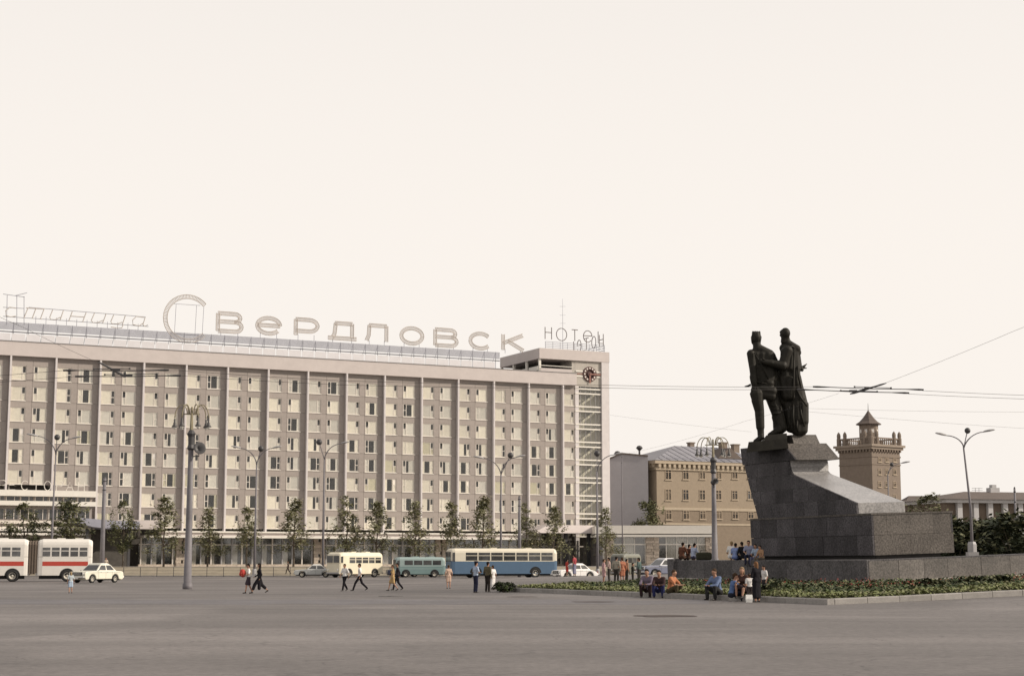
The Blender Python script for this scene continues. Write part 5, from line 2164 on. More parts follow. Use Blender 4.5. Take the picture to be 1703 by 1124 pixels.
def bus(name, pos, yaw, L, W, H, low, up, label, belt=0.50, z0=0.42, r=0.48, axles=(0.30, -0.30), stripe=None, nwin=7, wx=(-0.44, 0.33), wz=(0.53, 0.80), round_roof=0.42, cat='bus', front_glass=True, taper=0.0, bars=True, windscreen=(0.52, 0.84), solid=False, scale=1.0, rear_x=None):
    t = thing(name, label, cat, pos, yaw, 'buses and vans on the road by the hotel')
    t.scale = (scale, scale, scale)
    hw = W / 2
    zb = z0 + (H - z0) * belt

    def ring(x, wsc, z_lo, z_hi, rr_):
        Wd = hw * wsc
        pts = [Vector((x, -Wd, z_lo)), Vector((x, -Wd, z_hi - rr_))]
        for a in (25, 50, 75):
            pts.append(Vector((x, -Wd + rr_ * (1 - math.cos(R(a))), z_hi - rr_ + rr_ * math.sin(R(a)))))
        for a in (105, 130, 155):
            pts.append(Vector((x, Wd - rr_ * (1 + math.cos(R(a))), z_hi - rr_ + rr_ * math.sin(R(a)))))
        pts += [Vector((x, Wd, z_hi - rr_)), Vector((x, Wd, z_lo))]
        return pts
    st = [(-L / 2, 0.88, -0.22), (-L / 2 + 0.10, 0.95, -0.10), (-L / 2 + 0.35, 1.0, 0.0), (L / 2 - 0.45, 1.0, 0.0), (L / 2 - 0.14, 0.95, -0.10), (L / 2, 0.87, -0.26)]
    b = MB()
    b.loft([ring(x, s_, zb, H + dz, round_roof) for x, s_, dz in st])
    o = b.build('upper_body', paint(up), t, False)
    fixnormals(o.data)
    bevel(o, 0.05, 2)
    b = MB()
    b.loft([[Vector((x, -hw * s_, z0)), Vector((x, hw * s_, z0)), Vector((x, hw * s_ * 1.0, zb - 0.002)), Vector((x, -hw * s_ * 1.0, zb - 0.002))] for x, s_, dz in st])
    o = b.build('lower_body', paint(low), t)
    fixnormals(o.data)
    b = MB()
    b.box(-L * 0.46, L * 0.46, -hw + 0.3, hw - 0.3, 0.25, z0 + 0.1)
    b.build('underbody', 'under_dark', t)
    if stripe:
        for y in (-hw - 0.006, hw - 0.006):
            b = MB()
            b.box(-L / 2 + 0.36, L / 2 - 0.46, y, y + 0.012, z0 + (H - z0) * stripe[1], z0 + (H - z0) * stripe[2])
            b.build('stripe', paint(stripe[0]), t)
    # belt moulding
    for y in (-hw - 0.01, hw - 0.004):
        b = MB()
        b.box(-L / 2 + 0.36, L / 2 - 0.46, y, y + 0.014, zb - 0.03, zb + 0.03)
        b.build('moulding', paint(tuple(min(0.75, c * 1.15) for c in up)), t)
    ms = wheel_meshes(r, 0.28)
    for ax in axles:
        x = L * ax
        for y in (hw - 0.16, -hw + 0.16):
            add_wheel(t, x, y, r, 0.28, ms)
            s_ = 1 if y > 0 else -1
            b = MB()
            pts = [(x + (r + 0.14) * math.cos(R(a)), r + (r + 0.14) * math.sin(R(a))) for a in range(0, 181, 15)]
            pts = [(px_, max(z0 + 0.001, pz_)) for px_, pz_ in pts]
            b.prism(pts, lambda a, z: Vector((a, s_ * (hw - 0.015), z)), lambda a, z: Vector((a, s_ * (hw + 0.004), z)))
            fixnormals(b.build('wheel_arch', 'under_dark', t).data)
    # wheels stand a touch proud of the dark arch
    for c_ in t.children:
        if c_.name.startswith('wheel') and not c_.name.startswith('wheel_arch'):
            c_.location.y *= (hw - 0.12) / (hw - 0.16)
    a0, a1 = -L / 2 + L * (wx[0] + 0.5), -L / 2 + L * (wx[1] + 0.5)
    wz0, wz1 = z0 + (H - z0) * wz[0], z0 + (H - z0) * wz[1]
    dwin = (a1 - a0) / nwin
    for y, s_ in ((-hw, -1), (hw, 1)):
        for k in range(nwin):
            x0, x1 = a0 + k * dwin + 0.07, a0 + (k + 1) * dwin - 0.07
            b = MB()
            b.box(x0, x1, min(y, y + s_ * 0.012), max(y, y + s_ * 0.012), wz0, wz1)
            wo = b.build('window', 'vehicle_glass', t)
            if bars:
                b = MB()
                zz = wz0 + (wz1 - wz0) * 0.62
                b.box(x0, x1, min(y + s_ * 0.0125, y + s_ * 0.022), max(y + s_ * 0.0125, y + s_ * 0.022), zz - 0.03, zz + 0.03)
                b.build('window_bar', paint(up), wo)
    if front_glass:
        za, zc_ = z0 + (H - z0) * windscreen[0], z0 + (H - z0) * windscreen[1]
        for s_ in (-1, 1):
            b = MB()
            w0, w1 = 0.05, hw * 0.84
            P = [Vector((L / 2 + 0.004, s_ * w0, za)), Vector((L / 2 + 0.004, s_ * w1, za)), Vector((L / 2 + 0.004, s_ * w1, zc_)), Vector((L / 2 + 0.004, s_ * w0, zc_))]
            b.loft([P, [p + Vector((0.012, 0, 0)) for p in P]])
            fixnormals(b.build('windscreen', 'vehicle_glass', t).data)
            b = MB()
            b.lathe([(0.14, 0), (0.14, 0.04), (0.09, 0.07), (0, 0.08)], (L / 2 - 0.002, s_ * hw * 0.66, z0 + 0.45), 12, Matrix.Rotation(R(90), 4, 'Y'))
            b.build('headlight', 'lamp_glass', t, True)
        for s_ in (-1, 1):           # quarter lights round the nose
            b = MB()
            P = [Vector((L / 2 - 0.44, s_ * (hw + 0.003), za)), Vector((L / 2 - 0.16, s_ * (hw * 0.955 + 0.004), za)), Vector((L / 2 - 0.16, s_ * (hw * 0.955 + 0.004), zc_ - 0.1)), Vector((L / 2 - 0.44, s_ * (hw + 0.003), zc_ - 0.06))]
            b.loft([P, [p + Vector((0.004, s_ * 0.012, 0)) for p in P]])
            fixnormals(b.build('quarter_window', 'vehicle_glass', t).data)
    for s_ in (1, -1):
        b = MB()
        x = s_ * (L / 2 + 0.03)
        b.box(min(x, x + s_ * 0.10), max(x, x + s_ * 0.10), -hw * 0.9, hw * 0.9, z0 + 0.02, z0 + 0.20)
        bevel(b.build('bumper', 'lamp_grey', t), 0.03)
    # roof hatches
    for x in (-L * 0.25, L * 0.08):
        b = MB()
        b.box(x - 0.35, x + 0.35, -0.35, 0.35, H + 0.001, H + 0.07)
        b.build('roof_hatch', paint(up), t)
    return t


CREAM = (0.64, 0.59, 0.48)
WHITE = (0.66, 0.63, 0.58)
# articulated bus: trailer and front section joined by bellows
AY = 148.0
ya = R(14)
pa = at(107, 965, AY)
fr = at(60, 965, AY)
ab = bus('articulated_bus', (pa.x, AY, 0), math.pi + ya, 4.7, 2.6, 3.75, WHITE, WHITE, 'white articulated bus with red side stripe entering at the far left', 0.5, 0.55, 0.52, (-0.05,), ((0.42, 0.050, 0.032), 0.26, 0.38), 5, (-0.42, 0.42), (0.52, 0.76), 0.5, front_glass=False, bars=True)
# front section built as a second hull, then gathered under the same thing
ab2 = bus('front_section', (0, 0, 0), 0, 8.6, 2.6, 3.75, WHITE, WHITE, 'front', 0.5, 0.55, 0.52, (-0.35, 0.30), ((0.42, 0.050, 0.032), 0.26, 0.38), 8, (-0.43, 0.36), (0.52, 0.76), 0.5)
offx = 4.7 / 2 + 0.75 + 8.6 / 2
for ch in list(ab2.children):
    ch.parent = ab
    ch.location.x += offx
bpy.data.objects.remove(ab2)
for k in range(7):
    b = MB()
    x = 4.7 / 2 - 0.02 + k * 0.115
    hw = 1.22 if k % 2 else 1.14
    b.loft([[Vector((x + d, -hw, 0.65)), Vector((x + d, hw, 0.65)), Vector((x + d, hw, 3.25)), Vector((x + d, hw - 0.35, 3.58 if k % 2 else 3.5)), Vector((x + d, -hw + 0.35, 3.58 if k % 2 else 3.5)), Vector((x + d, -hw, 3.25))] for d in (0, 0.11)])
    fixnormals(b.build('bellows_fold', 'bellows', ab).data)

pv = G(160, 968.5)
sedan('saloon_car', (pv.x, pv.y, 0.0), math.atan2(-math.cos(R(28)), -math.sin(R(28))), 4.75, 1.82, 1.62, (0.62, 0.60, 0.50), (0.66, 0.64, 0.56), 'cream white saloon car turning with its dark grille toward the square')
p = at(523, 957, 192)
sedan('saloon_car', (p.x, 192, 0.0), math.pi + R(4), 4.6, 1.75, 1.50, (0.42, 0.43, 0.42), (0.60, 0.59, 0.56), 'pale grey car half hidden behind the lamp pole and cream van')
p = at(733, 957, 203)
sedan('saloon_car', (p.x, 203, 0.0), math.pi + R(20), 4.2, 1.7, 1.50, (0.66, 0.66, 0.66), (0.66, 0.66, 0.66), 'small white car glimpsed between the teal van and the blue bus')
p = at(956, 960, 158)
sedan('saloon_car', (p.x, 158, gz(p.x, 158)), math.pi + R(30), 4.3, 1.65, 1.50, (0.72, 0.70, 0.68), (0.72, 0.70, 0.68), 'small rounded white car just behind the flower bed', plump=True)
p = at(1103, 955, 146)
sedan('saloon_car', (p.x, 146, gz(p.x, 146)), math.pi + R(28), 4.8, 1.82, 1.66, (0.16, 0.17, 0.23), (0.60, 0.59, 0.60), 'dark blue car with a pale roof parked behind the platform end pillar')
p = at(672, 957, 198)
sedan('saloon_car', (p.x, 198.0, 0.0), math.pi + R(10), 4.2, 1.7, 1.48, (0.035, 0.04, 0.07), (0.05, 0.055, 0.08), 'dark navy car mostly hidden behind the teal van')

p = at(834, 958.5, 186)
bus('city_bus', (p.x, 186, 0), math.pi + R(17), 12.3, 2.6, 3.25, (0.075, 0.130, 0.205), CREAM, 'long city bus with cream upper half and blue lower half', 0.50, 0.45, 0.55, (0.27, -0.29), None, 7, (-0.46, 0.37), (0.52, 0.83), 0.5, windscreen=(0.48, 0.86))
p = at(590, 957.5, 191)
bus('minibus', (p.x, 191, 0), math.pi + R(50), 6.9, 2.35, 2.85, (0.66, 0.60, 0.46), (0.68, 0.62, 0.48), 'cream minibus turned toward the square behind the two men in white shirts', 0.48, 0.40, 0.45, (0.30, -0.30), None, 5, (-0.45, 0.30), (0.50, 0.76), 0.4, cat='minibus')
p = at(697, 957.5, 193)
bus('van', (p.x, 193, 0), math.pi + R(14), 5.8, 2.1, 2.32, (0.16, 0.235, 0.235), (0.27, 0.345, 0.335), 'teal panel van with lighter roof beside the blue bus', 0.46, 0.36, 0.38, (0.30, -0.28), ((0.24, 0.32, 0.31), 0.30, 0.34), 4, (-0.42, 0.34), (0.54, 0.80), 0.35, cat='van', bars=False)
p = at(1041, 950, 204)
bus('van', (p.x, 204, 0.0), math.pi + R(60), 4.8, 2.0, 2.75, (0.12, 0.12, 0.10), (0.17, 0.17, 0.14), 'olive grey van roof showing behind the seated crowd', 0.5, 0.36, 0.38, (0.3, -0.3), None, 3, (-0.42, 0.3), (0.54, 0.8), 0.35, cat='van', bars=False)

# ================================================================== figures (people and the bronze group)
PENDING = []


def organic(name, mb, mt, parent, voxel, smooth=2, extra=None, extra_mats=None, displace=0.0):
    """closed overlapping volumes grown into one continuous skin"""
    o = mb.build(name, mt, parent, True)
    fixnormals(o.data)
    r_ = o.modifiers.new('skin', 'REMESH')
    r_.mode = 'VOXEL'
    r_.voxel_size = voxel
    r_.use_smooth_shade = True
    if smooth:
        s_ = o.modifiers.new('smooth', 'SMOOTH')
        s_.iterations = smooth
        s_.factor = 0.5
    PENDING.append((o, extra, extra_mats))
    return o


def settle():
    """turn the grown skins into plain meshes and add the fine pieces (fingers, eyes, mouth)"""
    bpy.context.view_layer.update()
    dg = bpy.context.evaluated_depsgraph_get()
    done = []
    for o, extra, em in PENDING:
        done.append(bpy.data.meshes.new_from_object(o.evaluated_get(dg)))
    for (o, extra, em), me in zip(PENDING, done):
        o.modifiers.clear()
        base = list(o.data.materials)
        if extra is not None and extra.v:
            b_ = bmesh.new()
            b_.from_mesh(me)
            vs = [b_.verts.new(v) for v in extra.v]
            for f_, mi in zip(extra.f, extra.m):
                try:
                    fc = b_.faces.new([vs[i] for i in f_])
                    fc.material_index = mi
                    fc.smooth = True
                except ValueError:
                    pass
            b_.to_mesh(me)
            b_.free()
        me.materials.clear()
        for m_ in base + [MATS[x] for x in (em or [])]:
            me.materials.append(m_)
        me.name = o.name
        o.data = me


SKIN = (0.36, 0.20, 0.135)
mat('skin', SKIN, 0.6, 0.08, 8.0)
mat('eye_dark', (0.03, 0.02, 0.015), 0.4, 0.1, 5.0)
mat('lip', (0.25, 0.09, 0.07), 0.6, 0.1, 5.0)
mat('shoe', (0.025, 0.02, 0.018), 0.5, 0.2, 8.0)
WHITE_C, NAVY, BLACK, OLIVE = (0.66, 0.64, 0.62), (0.022, 0.024, 0.045), (0.016, 0.015, 0.018), (0.11, 0.095, 0.06)
BROWNH, DARKH, FAIRH = (0.055, 0.035, 0.022), (0.018, 0.014, 0.012), (0.28, 0.20, 0.11)

POSES = {
    # joint: (x forward, y left, z up) in units of standing height
    'stand': dict(pel=(0, 0, .53), chest=(0.0, 0, .74), neck=(.005, 0, .835), head=(.018, 0, .925), shL=(0, .108, .80), shR=(0, -.108, .80), elL=(-.02, .145, .63), elR=(-.02, -.145, .63), wrL=(.03, .14, .49), wrR=(.03, -.14, .49),
                  hpL=(0, .05, .52), hpR=(0, -.05, .52), knL=(.012, .056, .285), knR=(.012, -.056, .285), anL=(-.01, .06, .045), anR=(-.01, -.06, .045)),
    'folded': dict(elL=(.02, .155, .645), elR=(.02, -.155, .645), wrL=(.125, -.02, .655), wrR=(.125, .02, .685)),
    'bentarm': dict(elL=(-.01, .15, .63), wrL=(.135, .08, .68), elR=(-.02, -.145, .63), wrR=(.03, -.14, .49)),
    'walk': dict(pel=(0, 0, .52), elL=(-.075, .14, .64), elR=(.045, -.14, .63), wrL=(-.06, .135, .50), wrR=(.13, -.12, .53), knL=(.10, .052, .30), knR=(-.03, -.052, .285), anL=(.155, .055, .05), anR=(-.19, -.055, .085)),
    'walk2': dict(pel=(0, 0, .52), elL=(.045, .14, .63), elR=(-.075, -.14, .64), wrL=(.13, .12, .53), wrR=(-.06, -.135, .50), knL=(-.03, .052, .285), knR=(.10, -.052, .30), anL=(-.19, .055, .085), anR=(.155, -.055, .05)),
    'stride': dict(pel=(0, 0, .50), elL=(-.07, .14, .62), elR=(.06, -.14, .61), wrL=(-.02, .135, .49), wrR=(.16, -.10, .55), knL=(.15, .052, .29), knR=(-.075, -.052, .29), anL=(.23, .055, .055), anR=(-.27, -.055, .11)),
    'carry': dict(elL=(.0, .14, .64), elR=(.0, -.14, .64), wrL=(.12, .10, .62), wrR=(.12, -.10, .62), knL=(.07, .05, .30), anL=(.10, .055, .05), knR=(-.02, -.05, .285), anR=(-.12, -.055, .07)),
    # seated on something .17 of the height above the soles (kerb), knees up
    'kerb': dict(pel=(0, 0, .175), chest=(.055, 0, .395), neck=(.085, 0, .488), head=(.115, 0, .578), shL=(.07, .112, .448), shR=(.07, -.112, .448), elL=(.20, .135, .305), elR=(.20, -.135, .305), wrL=(.315, .06, .30), wrR=(.315, -.06, .30),
                 hpL=(.0, .052, .165), hpR=(.0, -.052, .165), knL=(.225, .11, .275), knR=(.225, -.11, .275), anL=(.20, .10, .045), anR=(.22, -.10, .045)),
    'kerb_back': dict(pel=(0, 0, .175), chest=(.05, 0, .385), neck=(.075, 0, .48), head=(.10, 0, .565), shL=(.06, .108, .435), shR=(.06, -.108, .435), elL=(.10, .15, .28), elR=(.20, -.12, .31), wrL=(.22, .11, .27), wrR=(.30, -.02, .33),
                      hpL=(.0, .052, .165), hpR=(.0, -.052, .165), knL=(.235, .075, .20), knR=(.225, -.085, .275), anL=(.30, .07, .045), anR=(.22, -.08, .045)),
    # seated high with shins hanging
    'ledge': dict(pel=(0, 0, .06), chest=(.03, 0, .27), neck=(.05, 0, .365), head=(.075, 0, .45), shL=(.04, .108, .33), shR=(.04, -.108, .33), elL=(.06, .15, .17), elR=(.10, -.14, .18), wrL=(.16, .10, .11), wrR=(.20, -.06, .14),
                  hpL=(.0, .052, .05), hpR=(.0, -.052, .05), knL=(.24, .06, .06), knR=(.24, -.06, .06), anL=(.25, .06, -.18), anR=(.24, -.06, -.18)),
}
for k_ in ('folded', 'bentarm', 'walk', 'walk2', 'stride', 'carry'):
    d_ = dict(POSES['stand'])
    d_.update(POSES[k_])
    POSES[k_] = d_


def person(pos, yaw, pose, label, H=1.72, top=WHITE_C, sleeve='short', bottom='trousers', bcol=NAVY, hair=DARKH, long_hair=False, cap=None, woman=False, skin_legs=False, group=None, bulk=1.0, look=0.0, skinmat='skin', hands_free=True):
    t = thing('person', label, 'person', pos, yaw, group)
    J = {k: Vector(v) * H for k, v in POSES[pose].items()}
    if woman:
        for a in ('shL', 'shR'):
            J[a].y *= 0.86
    u = H * bulk
    vx = 0.021 * H / 1.7
    seated = pose in ('kerb', 'kerb_back', 'ledge')
    b = MB()

    def seg(m_, a, r0, c_, r1, add=0.0):
        m_.capsule(a, r0 * u + add, c_, r1 * u + add, 9)
    ck, pel, nk, hd = J['chest'], J['pel'], J['neck'], J['head']
    side = Vector((0, 1, 0))

    def torso(m_, add=0.0):
        m_.capsule(ck + side * 0.045 * u, 0.062 * u + add, ck - side * 0.045 * u, 0.062 * u + add, 9)
        m_.capsule(ck + side * 0.03 * u, 0.060 * u + add, ck.lerp(pel, 0.6) + side * 0.022 * u, (0.05 if woman else 0.056) * u + add, 9)
        m_.capsule(ck - side * 0.03 * u, 0.060 * u + add, ck.lerp(pel, 0.6) - side * 0.022 * u, (0.05 if woman else 0.056) * u + add, 9)
        m_.capsule(J['shL'] * 0.92 + nk * 0.08, 0.040 * u + add, J['shR'] * 0.92 + nk * 0.08, 0.040 * u + add, 9)
        if woman:
            f_ = Vector((0.05 * u, 0, -0.02 * u))
            m_.capsule(ck + f_ + side * 0.035 * u, 0.034 * u + add, ck + f_ - side * 0.035 * u, 0.034 * u + add, 8)

    def hips(m_, add=0.0):
        m_.capsule(pel + side * 0.035 * u, 0.066 * u + add, pel - side * 0.035 * u, 0.066 * u + add, 9)
        m_.capsule(pel, 0.062 * u + add, ck.lerp(pel, 0.6), 0.055 * u + add, 9)
    torso(b)
    hips(b)
    seg(b, nk - Vector((0, 0, 0.02 * H)), 0.036, hd - Vector((0.008 * H, 0, 0.03 * H)), 0.031)
    yl = Matrix.Rotation(look, 3, 'Z')

    def hp(x, y, z):
        return hd + yl @ (Vector((x, y, z)) * H)
    b.ell(hd, (0.056 * H, 0.046 * H, 0.068 * H), 14)
    b.capsule(hp(.018, 0, -.028), 0.034 * H, hp(.024, 0, -.046), 0.024 * H)
    b.capsule(hp(.050, 0, .012), 0.008 * H, hp(.066, 0, -.012), 0.011 * H)
    for s_ in (1, -1):
        b.capsule(hp(-.002, s_ * .049, .008), 0.011 * H, hp(-.004, s_ * .050, -.016), 0.009 * H)
    for s_ in 'LR':
        seg(b, J['sh' + s_], 0.031, J['el' + s_], 0.023)
        seg(b, J['el' + s_], 0.023, J['wr' + s_], 0.015)
        seg(b, J['hp' + s_], 0.050, J['kn' + s_], 0.033)
        kn, an = J['kn' + s_], J['an' + s_]
        calf = kn.lerp(an, 0.3)
        back = Vector((-0.008 * H, 0, 0))
        seg(b, kn, 0.032, calf + back, 0.033)
        seg(b, calf + back, 0.033, an, 0.020)
    ex = MB()
    for s_, sg_ in (('L', 1), ('R', -1)):
        el, wr = J['el' + s_], J['wr' + s_]
        d = (wr - el).normalized()
        pw = wr + d * 0.030 * H
        b.capsule(wr, 0.014 * H, pw, 0.017 * H)
        lat = Vector((0, 0, 1)).cross(d)
        if lat.length < 0.3:
            lat = Vector((1, 0, 0))
        lat.normalize()
        if s_ == 'R':
            pass
        curl = d.cross(lat).normalized()
        if curl.x < 0:
            curl = -curl
        ex.k = 0
        for q, ln in zip((-1.5, -0.5, 0.5, 1.5), (0.040, 0.047, 0.043, 0.034)):
            f0 = pw + lat * q * 0.0085 * H
            f1 = f0 + (d * 0.75 + curl * 0.25) * ln * 0.55 * H
            f2 = f1 + (d * 0.4 + curl * 0.7) * ln * 0.5 * H
            ex.tube([f0, f1, f2], [0.0058 * H, 0.0054 * H, 0.0040 * H], 5)
        th0 = wr + d * 0.010 * H + lat * 0.012 * H
        ex.tube([th0, th0 + (lat * 0.7 + d * 0.8) * 0.022 * H, th0 + (lat * 0.4 + d * 1.1 + curl * 0.3) * 0.036 * H], [0.0068 * H, 0.006 * H, 0.0045 * H], 5)
    for s_ in (1, -1):
        ex.k = 1
        ex.ell(hp(.0505, s_ * .019, .008), (0.006 * H, 0.009 * H, 0.0055 * H), 6)
    ex.k = 2
    ex.ell(hp(.052, 0, -.032), (0.006 * H, 0.015 * H, 0.0045 * H), 6)
    organic('body', b, skinmat, t, vx, 2, ex, ['eye_dark', 'lip'])
    # hair
    m_ = MB()
    m_.ell(hp(-.006, 0, .020), (0.062 * H, 0.053 * H, 0.060 * H), 16)
    if long_hair:
        m_.capsule(hp(-.03, 0, 0), 0.048 * H, hp(-.035, 0, -.085), 0.040 * H)
        for s_ in (1, -1):
            m_.capsule(hp(-.012, s_ * .034, .01), 0.024 * H, hp(-.02, s_ * .040, -.07), 0.018 * H)
    else:
        m_.capsule(hp(-.034, 0, 0), 0.034 * H, hp(-.036, 0, -.03), 0.028 * H)
    # open the face: hair stops behind the brow line
    o = organic('hair', m_, cloth(hair), t, vx, 1)
    for v in o.data.vertices:
        q = yl.inverted() @ (v.co - hd)
        if q.x > 0.022 * H and q.z < 0.034 * H:
            q.x = 0.022 * H - 0.2 * (q.x - 0.022 * H)
            v.co = hd + yl @ q
    if cap is not None:
        m_ = MB()
        m_.lathe([(0.060 * H, 0.035 * H), (0.063 * H, 0.055 * H), (0.078 * H, 0.072 * H), (0.072 * H, 0.088 * H), (0.0, 0.092 * H)], hd, 14)
        m_.loft([[hp(.04, y, .034) for y in (-.045, .045)] + [hp(.04, y, .040) for y in (.045, -.045)], [hp(.098, y, .026) for y in (-.025, .025)] + [hp(.098, y, .031) for y in (.025, -.025)]])
        m_.build('cap', cloth(cap), t, False)
    # upper clothing
    a1 = 0.011
    m_ = MB()
    torso(m_, a1)
    m_.capsule(ck.lerp(pel, 0.5), 0.058 * u + a1, pel + (ck - pel).normalized() * 0.03 * u, 0.066 * u + a1)
    m_.capsule(pel.lerp(ck, 0.12) + side * 0.03 * u, 0.062 * u + a1, pel.lerp(ck, 0.12) - side * 0.03 * u, 0.062 * u + a1)
    for s_ in 'LR':
        sh, el, wr = J['sh' + s_], J['el' + s_], J['wr' + s_]
        if sleeve == 'long':
            seg(m_, sh, 0.034, el, 0.027, a1)
            seg(m_, el, 0.027, el.lerp(wr, 0.92), 0.019, a1)
        elif sleeve == 'short':
            seg(m_, sh, 0.034, sh.lerp(el, 0.72), 0.032, a1)
        else:
            seg(m_, sh, 0.030, sh.lerp(el, 0.1), 0.028, a1)
    organic('dress_top' if bottom == 'dress' else 'shirt', m_, cloth(top), t, vx, 2)
    # lower clothing
    m_ = MB()
    if bottom in ('trousers', 'shorts'):
        hips(m_, a1)
        for s_ in 'LR':
            hp_, kn, an = J['hp' + s_], J['kn' + s_], J['an' + s_]
            seg(m_, hp_, 0.054, kn, 0.039, a1)
            if bottom == 'trousers':
                seg(m_, kn, 0.038, an.lerp(kn, 0.08), 0.032, a1)
        organic('trousers' if bottom == 'trousers' else 'shorts', m_, cloth(bcol), t, vx, 1)
    else:
        hips(m_, a1 * 1.2)
        ln = 0.92 if bottom == 'long_skirt' else 0.82
        ends = []
        for s_ in 'LR':
            e = J['hp' + s_].lerp(J['kn' + s_], ln)
            if bottom == 'long_skirt':
                e = J['kn' + s_].lerp(J['an' + s_], 0.55)
                seg(m_, J['hp' + s_], 0.058, J['kn' + s_], 0.055, a1)
                seg(m_, J['kn' + s_], 0.055, e, 0.050, a1)
            else:
                seg(m_, J['hp' + s_], 0.058, e, 0.058, a1)
            ends.append(e)
        mid0, mid1 = (J['hpL'] + J['hpR']) / 2, (ends[0] + ends[1]) / 2
        m_.capsule(mid0, 0.06 * u, mid1, 0.062 * u)
        organic('skirt', m_, cloth(bcol), t, vx, 2)
    # shoes
    for s_ in 'LR':
        kn, an = J['kn' + s_], J['an' + s_]
        m_ = MB()
        fw = Vector((1, 0, -0.06 if not seated else 0.0))
        if an.x < -0.12 * H:
            fw = Vector((0.86, 0, -0.5))
        fw.normalize()
        dn = Vector((0, 0, -0.024 * H))
        m_.capsule(an + dn - fw * 0.018 * H, 0.021 * H, an + dn + fw * 0.085 * H, 0.0175 * H)
        m_.capsule(an, 0.022 * H, an + dn * 0.6, 0.024 * H)
        organic('shoe', m_, 'shoe', t, vx * 0.8, 1)
    return t


def face_dir(dx, dy):
    return math.atan2(dy, dx)


LEFT_, RIGHT_, AWAY, TOWARD = math.pi, 0.0, math.pi / 2, -math.pi / 2
walkers = 'people crossing the square'


def foot(px, py):
    p = G(px, py)
    return (p.x, p.y, p.z)


person(foot(413, 986.5), LEFT_ + 0.15, 'carry', 'woman in white blouse and dark short skirt carrying a red bundle to the left', 1.58, WHITE_C, 'short', 'skirt', (0.05, 0.04, 0.05), DARKH, False, None, True, group=walkers)
q = foot(413, 986.5)
t = thing('bundle', 'red cloth bundle held in the arms of the woman in the dark skirt', 'bundle', (q[0] - 0.30, q[1] - 0.05, 1.08))
m_ = MB()
m_.ell((0, 0, 0), (0.17, 0.20, 0.22), 12)
m_.capsule((-0.05, 0.0, 0.1), 0.13, (-0.12, 0, -0.05), 0.10)
organic('cloth', m_, cloth((0.42, 0.06, 0.05)), t, 0.03, 2)
m_ = MB()
m_.tube([(-0.02, -0.17, 0.05), (-0.07, -0.19, 0.0), (-0.05, -0.18, -0.12)], 0.018, 5)
m_.build('fold', cloth((0.50, 0.14, 0.10)), t)
person(foot(431, 986.5), LEFT_ + 0.1, 'stride', 'person all in black striding left just behind the woman with the red bundle', 1.62, BLACK, 'long', 'long_skirt', BLACK, DARKH, True, None, True, group=walkers)
person(foot(573, 982.5), LEFT_ + 0.9, 'walk', 'man in white shirt and dark trousers stepping away, left one of the white shirted pair', 1.58, WHITE_C, 'short', 'trousers', BLACK, DARKH, group=walkers)
person(foot(598, 982.5), LEFT_ - 0.05, 'stride', 'man in white shirt striding wide with legs apart, right one of the pair', 1.60, WHITE_C, 'short', 'trousers', BLACK, DARKH, group=walkers)
person(foot(653, 982), LEFT_ + 0.2, 'walk2', 'woman in a tan dress walking beside a man in dark clothes', 1.52, (0.40, 0.27, 0.13), 'short', 'dress', (0.40, 0.27, 0.13), BROWNH, False, None, True, group=walkers)
person((foot(660, 981)[0], foot(660, 981)[1] + 0.5, 0), LEFT_ + 0.1, 'walk', 'man in dark suit walking just behind the woman in the tan dress', 1.64, (0.035, 0.03, 0.035), 'long', 'trousers', BLACK, DARKH, group=walkers)
person(foot(746, 978.5), AWAY + 0.3, 'stand', 'woman in a pale pinkish dress standing alone in front of the blue bus', 1.46, (0.50, 0.36, 0.28), 'short', 'dress', (0.50, 0.36, 0.28), BROWNH, False, None, True, group=walkers)
trio = 'people standing at the tip of the flower bed'
person(foot(791, 985.5), RIGHT_ + 0.6, 'folded', 'man in light blue shirt and peaked cap standing upright', 1.70, (0.34, 0.40, 0.50), 'short', 'trousers', NAVY, DARKH, False, (0.03, 0.03, 0.05), group=trio)
person(foot(811, 984), RIGHT_ + 0.9, 'bentarm', 'man in olive jacket standing by the capped man with his back half turned', 1.68, OLIVE, 'long', 'trousers', (0.03, 0.025, 0.022), DARKH, group=trio, bulk=1.1)
person((foot(820, 980)[0], foot(820, 980)[1], 0.0), RIGHT_ + 2.4, 'stand', 'woman in a long white dress partly behind the man in the olive jacket', 1.50, WHITE_C, 'short', 'long_skirt', WHITE_C, BROWNH, False, None, True, group=trio)
pp = G(117, 986)
person((pp.x, pp.y, 0), AWAY + 0.5, 'stand', 'girl in a patterned pale blue dress standing before the cream saloon car', 1.16, (0.38, 0.42, 0.44), 'short', 'dress', (0.34, 0.42, 0.52), FAIRH, True, None, True)

# behind the bed near the white car
def spot(px, Y):
    p = at(px, 950, Y)
    return (p.x, Y, gz(p.x, Y))


